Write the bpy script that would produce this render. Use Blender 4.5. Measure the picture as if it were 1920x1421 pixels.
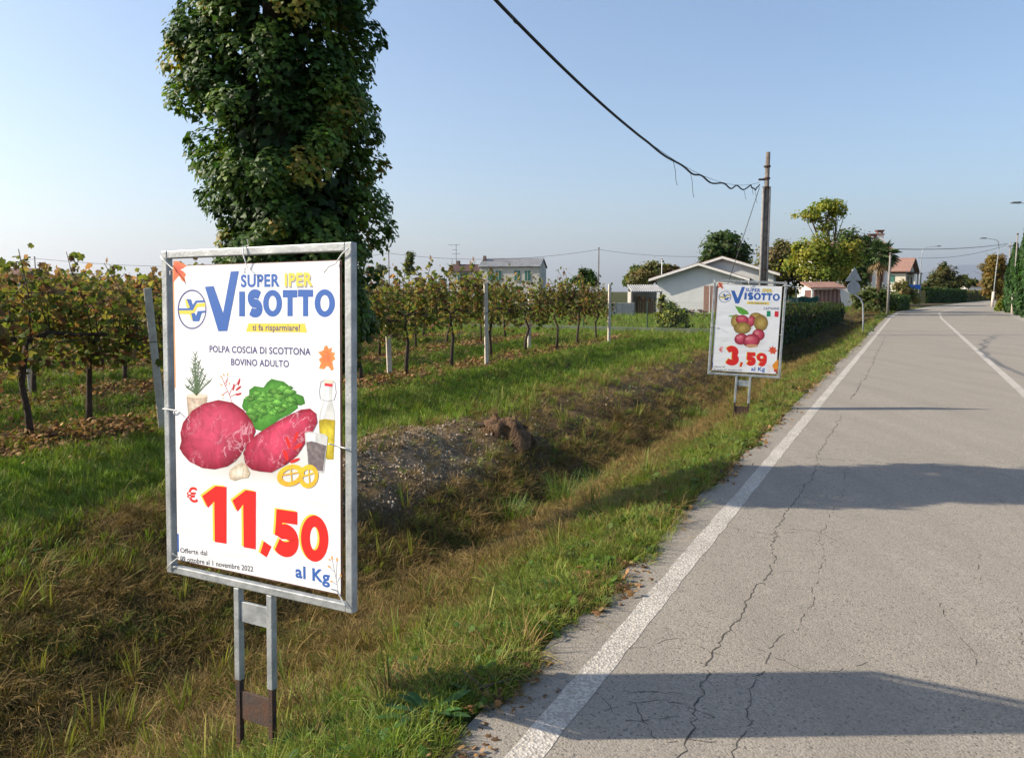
import bpy, bmesh, math, random
import numpy as np
from mathutils import Vector, Matrix, Euler

scene = bpy.context.scene
for o in list(bpy.data.objects):
    bpy.data.objects.remove(o)
COL = scene.collection

# ------------------------------------------------------------------ camera
EYE = 1.5
PITCH = 6.22
cam_data = bpy.data.cameras.new('camera')
cam = bpy.data.objects.new('camera', cam_data)
COL.objects.link(cam)
cam.location = (0, 0, EYE)
cam.rotation_euler = (math.radians(90 - PITCH), 0, 0)
cam_data.sensor_width = 36
cam_data.lens = 28.125
cam_data.clip_start = 0.05
cam_data.clip_end = 60000
scene.camera = cam

# ------------------------------------------------------------------ sky and sun
SUN_EL = math.radians(31)
SUN_DIR = Vector((-math.cos(SUN_EL), 0.0, math.sin(SUN_EL)))      # towards the sun: out on the left
world = bpy.data.worlds.new('World')
scene.world = world
world.use_nodes = True
wt = world.node_tree
wt.nodes.clear()
wo = wt.nodes.new('ShaderNodeOutputWorld')
bg = wt.nodes.new('ShaderNodeBackground')
sky = wt.nodes.new('ShaderNodeTexSky')
sky.sky_type = 'NISHITA'
sky.sun_disc = False
sky.sun_elevation = SUN_EL
sky.sun_rotation = math.radians(-90)
sky.altitude = 0
sky.air_density = 1.0
sky.dust_density = 1.4
sky.ozone_density = 3.0
bg.inputs['Strength'].default_value = 0.124
wt.links.new(sky.outputs[0], bg.inputs[0])
wt.links.new(bg.outputs[0], wo.inputs[0])

sun_data = bpy.data.lights.new('sun', 'SUN')
sun_data.energy = 5.0
sun_data.angle = math.radians(0.55)
sun_data.color = (1.0, 0.885, 0.72)
sun = bpy.data.objects.new('sun', sun_data)
COL.objects.link(sun)
sun.rotation_euler = SUN_DIR.to_track_quat('Z', 'Y').to_euler()

scene.cycles.max_bounces = 6
scene.cycles.diffuse_bounces = 3
scene.cycles.glossy_bounces = 2
scene.cycles.transmission_bounces = 3
scene.cycles.volume_bounces = 0
scene.view_settings.view_transform = 'Standard'
scene.view_settings.look = 'None'
scene.view_settings.exposure = 0.72
scene.view_settings.gamma = 1
scene.view_settings.use_curve_mapping = False

# ------------------------------------------------------------------ geometry of the site
PT = math.radians(PITCH)
F = 1500.0
def at(px, py, d):
    """a surveyed point: bearing read off the photograph, at the ground distance d"""
    a = (px - 960) / F; b = (710.5 - py) / F
    y = math.cos(PT) + b * math.sin(PT); z = -math.sin(PT) + b * math.cos(PT)
    return Vector((a * d / y, d, EYE + z * d / y))
def base(px, d, z=0.0):
    v = at(px, 547, d); v.z = z; return v
U = np.array([0.4452, 0.8954])            # along the road
N = np.array([-0.8954, 0.4452])           # to its left
def st(s, t, z=0.0):
    return Vector((s * U[0] + t * N[0], s * U[1] + t * N[1], z))
def to_st(x, y):
    return x * U[0] + y * U[1], x * N[0] + y * N[1]

_rng = np.random.RandomState(7)
_tab = _rng.rand(256, 256)
def vnoise(x, y):
    x = np.asarray(x, float); y = np.asarray(y, float)
    xi = np.floor(x).astype(int); yi = np.floor(y).astype(int)
    fx = x - xi; fy = y - yi
    fx = fx * fx * (3 - 2 * fx); fy = fy * fy * (3 - 2 * fy)
    g = lambda a, b: _tab[a & 255, b & 255]
    return (g(xi, yi) * (1 - fx) + g(xi + 1, yi) * fx) * (1 - fy) + (g(xi, yi + 1) * (1 - fx) + g(xi + 1, yi + 1) * fx) * fy
def fnoise(x, y, o=3):
    v = 0; a = 1; w = 0
    for k in range(o):
        v = v + a * vnoise(x * 2 ** k + 17 * k, y * 2 ** k + 5 * k); w += a; a *= 0.5
    return v / w

def left_edge(s):      # left edge of the asphalt; the road bends right far ahead
    return np.interp(s, [-100, 52, 66, 80, 95, 110, 140, 170, 220, 400], [1.33, 1.33, 1.05, -0.4, -2.0, -4.2, -8.6, -14, -26, -80])
def right_edge(s):
    return np.interp(s, [-100, 20, 45, 60, 80, 110, 140, 170, 220, 400], [-4.5, -4.5, -5.0, -5.6, -7.6, -11, -15.6, -21, -33, -88])
ROW0, ROWSTEP = 7.6, 3.0
def skew(s): return .04 * (s - 6)          # the rows close in on the road a little
def smooth(a, b, x):
    k = np.clip((x - a) / (b - a), 0, 1); return k * k * (3 - 2 * k)
def height(s, t):
    s = np.asarray(s, float); t = np.asarray(t, float)
    tp = t - left_edge(s) + 1.25
    gentle = np.interp(tp, [-300, 1.0, 1.22, 1.35, 1.6, 1.95, 2.4, 2.8, 3.2, 3.8, 4.4, 5.0, 6],
                           [-.06, -.06, -.012, .005, -.07, -.22, -.38, -.5, -.52, -.3, -.07, .0, 0])
    steep = np.interp(tp, [-300, 1.0, 1.22, 1.35, 1.6, 1.95, 2.4, 2.75, 3.0, 3.4, 3.9, 4.35, 6],
                          [-.06, -.06, -.012, .005, -.04, -.16, -.36, -.52, -.56, -.37, -.13, .02, 0])
    k = smooth(3.6, 5.4, s)
    z = gentle * (1 - k) + steep * k
    fade = 1 - smooth(48, 60, s)
    z = z * np.where(tp > 1.2, fade, 1)
    z = z + 0.1 * np.exp(-((s - 6.0) / 1.3) ** 2 - ((t - 4.3) / 0.5) ** 2)      # gravel heap
    z = z + 0.10 * np.exp(-((s - 7.75) / 0.4) ** 2 - ((t - 3.95) / 0.3) ** 2)
    off = smooth(1.3, 1.8, tp)
    near = np.clip(1 - np.hypot(s, t) / 60, 0, 1)
    z = z + off * near * ((fnoise(s * 1.3, t * 1.3, 4) - .5) * .16 + (fnoise(s * 4.5, t * 4.5, 3) - .5) * .09 * (.6 + .8 * (smooth(2.2, 2.6, tp) - smooth(4.6, 5.2, tp))))
    row = np.abs(((t - skew(s) - ROW0 + 1.5) % ROWSTEP) - 1.5)
    z = z + np.where((t > 6) & (s < 25), 0.07 * np.exp(-(row / .4) ** 2), 0)
    return z
def hz(x, y):
    s, t = to_st(x, y); return float(height(s, t))
def on_ground(v, sink=0.0):
    return Vector((v.x, v.y, hz(v.x, v.y) - sink))

# ------------------------------------------------------------------ helpers
def link(o, parent=None):
    COL.objects.link(o)
    if parent is not None: o.parent = parent
    return o
def tag(o, label=None, cat=None, group=None, kind=None):
    if label: o['label'] = label
    if cat: o['category'] = cat
    if group: o['group'] = group
    if kind: o['kind'] = kind
    return o
def empty(name, loc, rz=0.0, label=None, cat=None, group=None):
    o = bpy.data.objects.new(name, None); o.location = loc; o.rotation_euler = (0, 0, rz)
    o.empty_display_size = .2
    link(o); return tag(o, label, cat, group)
class MB:
    def __init__(s): s.v = []; s.f = []
    def box(s, lo, hi, M=None):
        b = len(s.v)
        for x in (lo[0], hi[0]):
            for y in (lo[1], hi[1]):
                for z in (lo[2], hi[2]):
                    p = Vector((x, y, z)); s.v.append(M @ p if M else p)
        for q in ((0, 1, 3, 2), (4, 6, 7, 5), (0, 4, 5, 1), (2, 3, 7, 6), (0, 2, 6, 4), (1, 5, 7, 3)):
            s.f.append([b + i for i in q])
        return s
    def tube(s, pts, rad, n=8, cap=True):
        pts = [Vector(p) for p in pts]
        if not hasattr(rad, '__len__'): rad = [rad] * len(pts)
        b = len(s.v); up = Vector((0.13, 0.31, 0.94))
        for i, p in enumerate(pts):
            d = (pts[min(i + 1, len(pts) - 1)] - pts[max(i - 1, 0)])
            d = d.normalized() if d.length > 1e-9 else Vector((0, 0, 1))
            a = d.cross(up)
            if a.length < .1: a = d.cross(Vector((1, 0, 0)))
            a.normalize(); c = d.cross(a)
            for k in range(n):
                w = 2 * math.pi * k / n
                s.v.append(p + (a * math.cos(w) + c * math.sin(w)) * rad[i])
        for i in range(len(pts) - 1):
            for k in range(n):
                s.f.append([b + i * n + k, b + i * n + (k + 1) % n, b + (i + 1) * n + (k + 1) % n, b + (i + 1) * n + k])
        if cap:
            s.f.append([b + k for k in range(n)][::-1]); s.f.append([b + (len(pts) - 1) * n + k for k in range(n)])
        return s
    def poly(s, pts):
        b = len(s.v); s.v += [Vector(p) for p in pts]; s.f.append(list(range(b, b + len(pts)))); return s
    def prism(s, pts, vec):
        pts = [Vector(p) for p in pts]; vec = Vector(vec); b = len(s.v); n = len(pts)
        s.v += pts + [p + vec for p in pts]
        s.f.append(list(range(b, b + n))[::-1]); s.f.append(list(range(b + n, b + 2 * n)))
        for i in range(n): s.f.append([b + i, b + (i + 1) % n, b + n + (i + 1) % n, b + n + i])
        return s
    def mesh(s, name, mat, smooth_=False):
        me = bpy.data.meshes.new(name); me.from_pydata([tuple(p) for p in s.v], [], s.f); me.update()
        bm = bmesh.new(); bm.from_mesh(me); bmesh.ops.recalc_face_normals(bm, faces=bm.faces); bm.to_mesh(me); bm.free()
        if mat: me.materials.append(mat)
        if smooth_: me.polygons.foreach_set('use_smooth', [True] * len(me.polygons))
        return me
    def build(s, name, mat, parent=None, smooth_=False, bevel=0, loc=None):
        o = bpy.data.objects.new(name, s.mesh(name, mat, smooth_)); link(o, parent)
        if loc is not None: o.location = loc
        if bevel:
            m = o.modifiers.new('bevel', 'BEVEL'); m.width = bevel; m.segments = 2; m.limit_method = 'ANGLE'
        return o
def copy_tree(o, parent=None):
    c = o.copy(); link(c, parent)
    for ch in o.children: copy_tree(ch, c)
    return c
def big_mesh(name, V, faces3, col=None, mat=None):
    """mesh from numpy: V (n,3), faces3 (m,3), col (n,3)"""
    me = bpy.data.meshes.new(name)
    n = len(V); m = len(faces3)
    me.vertices.add(n); me.vertices.foreach_set('co', V.astype(np.float32).ravel())
    me.loops.add(m * 3); me.loops.foreach_set('vertex_index', faces3.astype(np.int32).ravel())
    me.polygons.add(m); me.polygons.foreach_set('loop_start', np.arange(0, m * 3, 3, dtype=np.int32))
    if col is not None:
        a = me.attributes.new('col', 'FLOAT_COLOR', 'POINT')
        a.data.foreach_set('color', np.c_[col, np.ones(n)].astype(np.float32).ravel())
    me.update(calc_edges=True); me.validate()
    if mat: me.materials.append(mat)
    return me

# leaf outlines (x across, y from the stalk to the tip), folded a little along the middle
def outline(kind):
    if kind == 'ivy':   p = [(0, 0), (.42, .0), (.5, .32), (.28, .45), (0, 1.0), (-.28, .45), (-.5, .32), (-.42, 0)]
    elif kind == 'vine': p = [(0, 0), (.3, -.12), (.55, .2), (.42, .42), (.5, .72), (.2, .72), (0, 1.0), (-.2, .72), (-.5, .72), (-.42, .42), (-.55, .2), (-.3, -.12)]
    elif kind == 'oval': p = [(0, 0), (.3, .3), (.26, .68), (0, 1), (-.26, .68), (-.3, .3)]
    elif kind == 'quad': p = [(0, 0), (.5, .42), (0, 1), (-.5, .42)]
    elif kind == 'long': p = [(0, 0), (.13, .35), (0, 1), (-.13, .35)]
    return np.array(p)
def leaf_cloud(C, D, size, kind, col, rng, fold=.25, width=1.0, curl=0.0):
    """C centres, D outward direction of each leaf's face, col (n,3)"""
    P2 = outline(kind); k = len(P2); n = len(C)
    D = D / (np.linalg.norm(D, axis=1, keepdims=True) + 1e-9)
    tip = rng.normal(size=(n, 3)); tip[:, 2] -= .9
    tip -= (tip * D).sum(1, keepdims=True) * D
    tip /= np.linalg.norm(tip, axis=1, keepdims=True) + 1e-9
    side = np.cross(tip, D)
    size = np.broadcast_to(size, (n,))
    x = P2[:, 0] * width; y = P2[:, 1] - .4
    lift = -np.abs(x) * fold
    bend = -(y ** 2) * curl
    V = C[:, None] + size[:, None, None] * (x[None, :, None] * side[:, None] + y[None, :, None] * tip[:, None] + (lift + bend)[None, :, None] * D[:, None])
    ctr = C + size[:, None] * 0.05 * tip
    V = np.concatenate([ctr[:, None], V], axis=1)
    idx = np.arange(n)[:, None, None] * (k + 1)
    tri = np.array([[0, 1 + i, 1 + (i + 1) % k] for i in range(k)])[None] + idx
    cc = np.repeat(col, k + 1, axis=0)
    return V.reshape(-1, 3), tri.reshape(-1, 3), cc
def join_clouds(L):
    V = []; T = []; K = []; b = 0
    for v, t, c in L:
        V.append(v); T.append(t + b); K.append(c); b += len(v)
    return np.concatenate(V), np.concatenate(T), np.concatenate(K)
def pick(rng, cols, n, jit=.25, w=None):
    cols = np.array(cols, float); i = rng.choice(len(cols), n, p=w)
    c = cols[i] * (1 + jit * rng.uniform(-1, 1, (n, 1)))
    return np.clip(c * (1 + .12 * rng.uniform(-1, 1, (n, 3))), 0, 1)

# ------------------------------------------------------------------ materials
def new_mat(name):
    m = bpy.data.materials.new(name); m.use_nodes = True
    nt = m.node_tree; nt.nodes.clear()
    out = nt.nodes.new('ShaderNodeOutputMaterial')
    return m, nt, out
def nd(nt, t, **kw):
    n = nt.nodes.new(t)
    for k, v in kw.items(): setattr(n, k, v)
    return n
def mixc(nt, fac, a, b, mode='MIX'):
    n = nt.nodes.new('ShaderNodeMix'); n.data_type = 'RGBA'; n.blend_type = mode
    for i, v in ((0, fac), (6, a), (7, b)):
        if hasattr(v, 'is_linked') or isinstance(v, bpy.types.NodeSocket): nt.links.new(v, n.inputs[i])
        elif i == 0: n.inputs[0].default_value = v
        else: n.inputs[i].default_value = (*v[:3], 1)
    return n.outputs[2]
def noise(nt, vec, scale, detail=4, rough=.55, dist=0):
    n = nt.nodes.new('ShaderNodeTexNoise'); n.inputs['Scale'].default_value = scale
    n.inputs['Detail'].default_value = detail; n.inputs['Roughness'].default_value = rough; n.inputs['Distortion'].default_value = dist
    if vec is not None: nt.links.new(vec, n.inputs['Vector'])
    return n.outputs[0]
def ramp(nt, v, a, b, lo=0.0, hi=1.0):
    n = nt.nodes.new('ShaderNodeMapRange'); n.inputs[1].default_value = a; n.inputs[2].default_value = b
    n.inputs[3].default_value = lo; n.inputs[4].default_value = hi; n.clamp = True
    nt.links.new(v, n.inputs[0]); return n.outputs[0]
def math_(nt, op, a, b=None):
    n = nt.nodes.new('ShaderNodeMath'); n.operation = op
    for i, v in enumerate((a, b)):
        if v is None: continue
        if isinstance(v, bpy.types.NodeSocket): nt.links.new(v, n.inputs[i])
        else: n.inputs[i].default_value = v
    return n.outputs[0]
def bumpn(nt, h, strength=.3, dist=.01):
    n = nt.nodes.new('ShaderNodeBump'); n.inputs['Strength'].default_value = strength; n.inputs['Distance'].default_value = dist
    nt.links.new(h, n.inputs['Height']); return n.outputs[0]
def objco(nt): return nt.nodes.new('ShaderNodeTexCoord').outputs['Object']
def worldpos(nt): return nt.nodes.new('ShaderNodeNewGeometry').outputs['Position']
def princ(nt, out, col, rough=.8, spec=.3, metal=0, normal=None):
    p = nt.nodes.new('ShaderNodeBsdfPrincipled')
    if isinstance(col, bpy.types.NodeSocket): nt.links.new(col, p.inputs['Base Color'])
    else: p.inputs['Base Color'].default_value = (*col, 1)
    if isinstance(rough, bpy.types.NodeSocket): nt.links.new(rough, p.inputs['Roughness'])
    else: p.inputs['Roughness'].default_value = rough
    p.inputs['Specular IOR Level'].default_value = spec; p.inputs['Metallic'].default_value = metal
    if normal is not None: nt.links.new(normal, p.inputs['Normal'])
    if out is not None: nt.links.new(p.outputs[0], out.inputs[0])
    return p
def pmat(name, c1, c2=None, scale=6, rough=.8, bump=.2, bscale=None, spec=.3, metal=0, lo=.35, hi=.65, bdist=.01):
    m, nt, out = new_mat(name); v = objco(nt)
    c2 = c2 or tuple(x * .72 for x in c1)
    f = ramp(nt, noise(nt, v, scale, 6, .6), lo, hi)
    col = mixc(nt, f, c1, c2)
    nrm = bumpn(nt, noise(nt, v, bscale or scale * 8, 4), bump, bdist) if bump else None
    princ(nt, out, col, rough, spec, metal, nrm)
    return m
def leaf_mat(name, transl=.35, rough=.5, spec=.35, instanced=False, hue=.25, tint=(1.4, 1.5, .7)):
    m, nt, out = new_mat(name)
    a = nd(nt, 'ShaderNodeAttribute', attribute_name='col')
    col = a.outputs[0]
    if instanced:
        oi = nd(nt, 'ShaderNodeObjectInfo')
        r = ramp(nt, oi.outputs['Random'], 0, 1, 1 - hue, 1 + hue)
        col = mixc(nt, 1.0, col, comb(nt, r, r, r), 'MULTIPLY')
        n = ramp(nt, noise(nt, worldpos(nt), .9, 3), .35, .7)
        col = mixc(nt, math_(nt, 'MULTIPLY', n, .25), col, (.21, .155, .05))
    p = princ(nt, None, col, rough, spec)
    t = nd(nt, 'ShaderNodeBsdfTranslucent')
    tc = mixc(nt, 1.0, col, tint, 'MULTIPLY')
    nt.links.new(tc, t.inputs[0])
    mx = nd(nt, 'ShaderNodeMixShader'); mx.inputs[0].default_value = transl
    nt.links.new(p.outputs[0], mx.inputs[1]); nt.links.new(t.outputs[0], mx.inputs[2]); nt.links.new(mx.outputs[0], out.inputs[0])
    return m
def comb(nt, r, g, b):
    n = nt.nodes.new('ShaderNodeCombineColor')
    for i, v in enumerate((r, g, b)): nt.links.new(v, n.inputs[i])
    return n.outputs[0]

M = {}
M['galv'] = pmat('galvanised_steel', (.46, .475, .47), (.27, .285, .29), 16, .5, .15, 90, .5, .35)
M['rust'] = pmat('rusty_steel', (.10, .05, .03), (.045, .035, .032), 18, .85, .4, 120)
M['rustplate'] = pmat('rusty_plate', (.055, .05, .048), (.10, .05, .03), 14, .8, .3, 80)
M['wood_grey'] = pmat('weathered_wood', (.20, .165, .135), (.11, .085, .07), 9, .85, .4, 60)
M['pole_grey'] = pmat('grey_pole', (.30, .275, .25), (.2, .18, .165), 8, .8, .3, 40)
M['concrete_post'] = pmat('concrete_post', (.62, .56, .47), (.46, .41, .34), 12, .85, .3, 60)
M['concrete'] = pmat('concrete', (.42, .40, .36), (.3, .285, .26), 5, .9, .3, 40)
M['bark'] = pmat('vine_bark', (.085, .062, .045), (.045, .033, .026), 22, .9, .8, 60, bdist=.02)
M['bark2'] = pmat('tree_bark', (.14, .105, .075), (.07, .055, .04), 6, .9, .6, 30, bdist=.03)
M['cable'] = pmat('black_cable', (.022, .02, .02), None, 4, .6, 0)
M['wire'] = pmat('thin_wire', (.06, .06, .06), None, 4, .6, 0)
M['tie'] = pmat('white_tie', (.8, .8, .78), None, 4, .5, 0)
M['white_paint'] = pmat('white_paint', (.78, .77, .73), (.64, .62, .58), 7, .7, .1)
M['leaf'] = leaf_mat('leaf', .35, .5)
M['ivyleaf'] = leaf_mat('ivy_leaf', .3, .52, .25)
M['vineleaf'] = leaf_mat('vine_leaf', .45, .65, .2, tint=(1.3, 1.25, .75))
M['grass'] = leaf_mat('grass_blade', .3, .6, .25, instanced=True)
M['drygrass'] = leaf_mat('dry_grass', .15, .8, .15, instanced=True, hue=.3)
M['stone'] = leaf_mat('pebble', .0, .85, .2, instanced=True, hue=.3)
M['farleaf'] = leaf_mat('tree_leaf', .4, .6, .25, tint=(1.7, 1.8, .8))

# ================================================================== GROUND
def surface_mix(s, t):
    """what grows or lies at (s,t): weights green, dry, soil, gravel, litter"""
    tp = t - left_edge(s) + 1.25
    n1 = fnoise(s * .9, t * .9, 3); n2 = fnoise(s * 2.7 + 40, t * 2.7, 3); n3 = fnoise(s * .35 + 9, t * .35 + 3, 2)
    green = np.full(np.shape(s), .6); dry = np.full(np.shape(s), .3); soil = np.full(np.shape(s), .1)
    gravel = np.zeros(np.shape(s)); litter = np.zeros(np.shape(s))
    v = smooth(1.2, 1.5, tp) * (1 - smooth(2.3, 2.6, tp))
    green = np.where(tp < 2.5, .78 + .7 * (n1 - .5) - .45 * smooth(1.8, 2.4, tp), green)
    dry = np.where(tp < 2.5, .15 + .7 * (.5 - n1) + .5 * smooth(1.8, 2.4, tp), dry)
    dt = (tp >= 2.5) & (tp < 3.6)
    green = np.where(dt, .16 + 1.6 * np.clip(n2 - .52, 0, 1), green); dry = np.where(dt, .6, dry); soil = np.where(dt, .5 * n1 + .15, soil)
    bk = (tp >= 3.6) & (tp < 5.0)
    g = smooth(4.2, 5.4, s)
    green = np.where(bk, .12 + 1.1 * np.clip(n1 - .47, 0, 1) + .45 * smooth(4.4, 4.95, tp), green); dry = np.where(bk, .62 - .3 * g, dry); soil = np.where(bk, .2 + .35 * g * smooth(4.7, 4.0, tp), soil)
    patch = np.exp(-((s - 3.6) / .55) ** 2 - ((t - 4.6) / .3) ** 2)
    soil = soil + 1.6 * patch; green = green * (1 - .8 * np.clip(patch, 0, 1))
    gravel = 1.7 * np.exp(-((s - 6.2) / 1.5) ** 2 - ((t - 4.2) / .5) ** 4) * np.clip(.3 + 1.6 * (n2 - .2), 0, 1) + .14 * np.exp(-((t - 4.15) / .22) ** 2) * g * (s < 26)
    stp = (tp >= 5.0) & (t < 7.1 + skew(s))
    green = np.where(stp, .78, green); dry = np.where(stp, .1 + .5 * np.clip(n1 - .45, 0, 1), dry); soil = np.where(stp, .03, soil)
    vy = (t >= 7.1 + skew(s)) & (s < 25.5)
    row = np.abs(((t - skew(s) - ROW0 + 1.5) % ROWSTEP) - 1.5)
    und = 1 - smooth(.35, .85, row + .5 * (n2 - .5))
    green = np.where(vy, .62 * (1 - .75 * und) * np.clip(2.2 * n1 - .3, .2, 1.1), green); litter = np.where(vy, .16 + .8 * und, 0); soil = np.where(vy, .15 + .4 * und, soil); dry = np.where(vy, .1, dry)
    litter = litter + np.where((t > 6.6) & (t < 7.3) & (s < 25), .5 * n2, 0)
    lw = (t >= 5) & (s >= 25.5)
    green = np.where(lw, .75, green); dry = np.where(lw, .2, dry); soil = np.where(lw, .05, soil)
    green = np.clip(green, 0.02, 2) * (1 - .85 * np.clip(gravel, 0, 1)); dry = np.clip(dry, .02, 2) * (1 - .7 * np.clip(gravel, 0, 1))
    return green, dry, np.clip(soil, 0, 3), np.clip(gravel, 0, 2), litter

def build_ground():
    S = np.unique(np.concatenate([[-6000, -1500, -400, -120, -40, -20, -10, -6], np.arange(-4, 30, .12), np.arange(30, 72, .6), np.arange(72, 240, 6), [260, 320, 420, 700, 1200, 2500, 6000, 12000]]))
    T = np.unique(np.concatenate([[-12000, -4000, -1200, -400, -150, -60, -30, -15, -7, -3, 0, .6], np.arange(.9, 9.2, .11), np.arange(9.3, 30, .45), np.arange(32, 80, 6), [100, 160, 300, 700, 1500, 4000, 12000]]))
    s, tp = np.meshgrid(S, T, indexing='ij')
    t = tp + left_edge(s) - 1.25
    z = height(s, t)
    V = np.stack([s * U[0] + t * N[0], s * U[1] + t * N[1], z], -1).reshape(-1, 3)
    ns, ntt = s.shape
    i = np.arange(ns * ntt).reshape(ns, ntt)
    a, b, c, d = i[:-1, :-1].ravel(), i[1:, :-1].ravel(), i[1:, 1:].ravel(), i[:-1, 1:].ravel()
    tri = np.concatenate([np.c_[a, b, c], np.c_[a, c, d]])
    g, dr, so, gr, li = surface_mix(s, t)
    w = np.stack([g, dr, so, gr, li], -1); w = w / w.sum(-1, keepdims=True)
    pal = np.array([[.045, .062, .016], [.10, .066, .03], [.10, .066, .04], [.33, .24, .155], [.085, .05, .028]])
    col = (w @ pal).reshape(-1, 3)
    me = big_mesh('ground', V, tri, col)
    me.polygons.foreach_set('use_smooth', [True] * len(me.polygons))
    m, nt, out = new_mat('ground_soil')
    at_ = nd(nt, 'ShaderNodeAttribute', attribute_name='col').outputs[0]
    p = worldpos(nt)
    n1 = noise(nt, p, 9, 8, .7); n2 = noise(nt, p, 55, 5, .7)
    f = ramp(nt, n1, .3, .7, .45, 1.5); f2 = ramp(nt, n2, .3, .7, .6, 1.35)
    c = mixc(nt, 1.0, mixc(nt, 1.0, at_, comb(nt, f, f, f), 'MULTIPLY'), comb(nt, f2, f2, f2), 'MULTIPLY')
    princ(nt, out, c, .95, .1, 0, bumpn(nt, math_(nt, 'ADD', n1, math_(nt, 'MULTIPLY', n2, .4)), .8, .05))
    me.materials.append(m)
    o = bpy.data.objects.new('ground', me); link(o); tag(o, kind='structure')
build_ground()

# ================================================================== ROAD
def strip(name, S, tl, tr, z, mat, parent=None, nx=1, wob=None):
    mb = MB()
    for s in S:
        a, b = float(tl(s)), float(tr(s))
        for k in range(nx + 1):
            mb.v.append(st(s, a + (b - a) * k / nx, z))
    n = nx + 1
    for i in range(len(S) - 1):
        for k in range(nx): mb.f.append([i * n + k, i * n + k + 1, (i + 1) * n + k + 1, (i + 1) * n + k])
    return mb.build(name, mat, parent)
SR = list(np.arange(-14, 40, .1)) + list(np.arange(40, 240, 2.0)) + [260, 300, 400]
def asphalt():
    m, nt, out = new_mat('old_asphalt'); p = worldpos(nt)
    agg = nd(nt, 'ShaderNodeTexVoronoi'); agg.inputs['Scale'].default_value = 130; nt.links.new(p, agg.inputs['Vector'])
    big = noise(nt, p, .55, 5, .6); fine = noise(nt, p, 130, 3, .75); mid = noise(nt, p, 7, 5, .65)
    # chippings of different greys, stretched patches of wear along the lane
    sep = nd(nt, 'ShaderNodeSeparateColor'); nt.links.new(agg.outputs['Color'], sep.inputs[0])
    base_ = mixc(nt, ramp(nt, sep.outputs[0], .0, 1.0), (.16, .141, .114), (.41, .364, .298))
    base_ = mixc(nt, ramp(nt, fine, .35, .72), base_, (.315, .278, .226))
    base_ = mixc(nt, ramp(nt, mid, .35, .75, 0, .45), base_, (.225, .2, .163))
    base_ = mixc(nt, ramp(nt, big, .4, .7, 0, .35), base_, (.32, .285, .235))
    dark = ramp(nt, sep.outputs[1], .93, .97)
    base_ = mixc(nt, math_(nt, 'MULTIPLY', dark, .7), base_, (.06, .055, .05))
    mp = nd(nt, 'ShaderNodeMapping'); mp.inputs['Rotation'].default_value = (0, 0, math.radians(26.4)); mp.inputs['Scale'].default_value = (1.3, .12, 1)
    nt.links.new(p, mp.inputs[0])
    st_ = ramp(nt, noise(nt, mp.outputs[0], 1.6, 4, .6), .38, .68)
    base_ = mixc(nt, math_(nt, 'MULTIPLY', st_, .5), base_, (.21, .187, .155))
    # stain speckles
    blot = ramp(nt, noise(nt, p, 2.3, 2, .5), .72, .78)
    base_ = mixc(nt, math_(nt, 'MULTIPLY', blot, .35), base_, (.09, .083, .075))
    h = math_(nt, 'ADD', math_(nt, 'MULTIPLY', agg.outputs['Distance'], -1.0), math_(nt, 'MULTIPLY', fine, .8))
    princ(nt, out, base_, .86, .25, 0, bumpn(nt, h, .28, .008))
    return m
M['asphalt'] = asphalt()
def edge_wob(s): return left_edge(s) + .07 * (fnoise(np.array(s * 1.7), np.array(3.3), 3) - .5) * 2 + .05 * (vnoise(np.array(s * 6), np.array(1.0)) - .5)
road = strip('road', SR, lambda s: edge_wob(s), lambda s: right_edge(s), 0.0, M['asphalt'], nx=6)
tag(road, kind='structure')
def paint():
    m, nt, out = new_mat('worn_road_paint'); p = worldpos(nt)
    agg = nd(nt, 'ShaderNodeTexVoronoi'); agg.inputs['Scale'].default_value = 95; nt.links.new(p, agg.inputs['Vector'])
    sep = nd(nt, 'ShaderNodeSeparateColor'); nt.links.new(agg.outputs['Color'], sep.inputs[0])
    w = math_(nt, 'ADD', noise(nt, p, 60, 5, .7), math_(nt, 'MULTIPLY', noise(nt, p, 2.2, 4, .6), .6))
    wear = ramp(nt, math_(nt, 'ADD', w, math_(nt, 'MULTIPLY', sep.outputs[0], .35)), .74, 1.12)
    c = mixc(nt, math_(nt, 'MULTIPLY', wear, .8), (.57, .525, .455), (.28, .25, .207))
    princ(nt, out, c, .8, .25, 0, bumpn(nt, agg.outputs['Distance'], .4, .01))
    return m
M['paint'] = paint()
def faded():
    m, nt, out = new_mat('faded_road_paint'); p = worldpos(nt)
    w = math_(nt, 'ADD', noise(nt, p, 40, 5, .7), math_(nt, 'MULTIPLY', noise(nt, p, 1.4, 4, .6), .7))
    c = mixc(nt, ramp(nt, w, .72, 1.05), (.48, .44, .385), (.32, .29, .247))
    princ(nt, out, c, .85, .2)
    return m
M['paint2'] = faded()
LS = [s for s in SR if s < 150]
ew = lambda s, k: .012 * (vnoise(np.array(s * 9.0), np.array(k)) - .5)
strip('edge_line', LS, lambda s: min(1.11, 1.11 + float(left_edge(s)) - 1.33) + ew(s, 2.), lambda s: min(1.0, 1.0 + float(left_edge(s)) - 1.33) + ew(s, 7.), .0015, M['paint'], road)
strip('centre_line', LS, lambda s: (-1.50 + float(left_edge(s)) - 1.33) + ew(s, 4.), lambda s: (-1.62 + float(left_edge(s)) - 1.33) + ew(s, 9.), .0015, M['paint2'], road)

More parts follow.
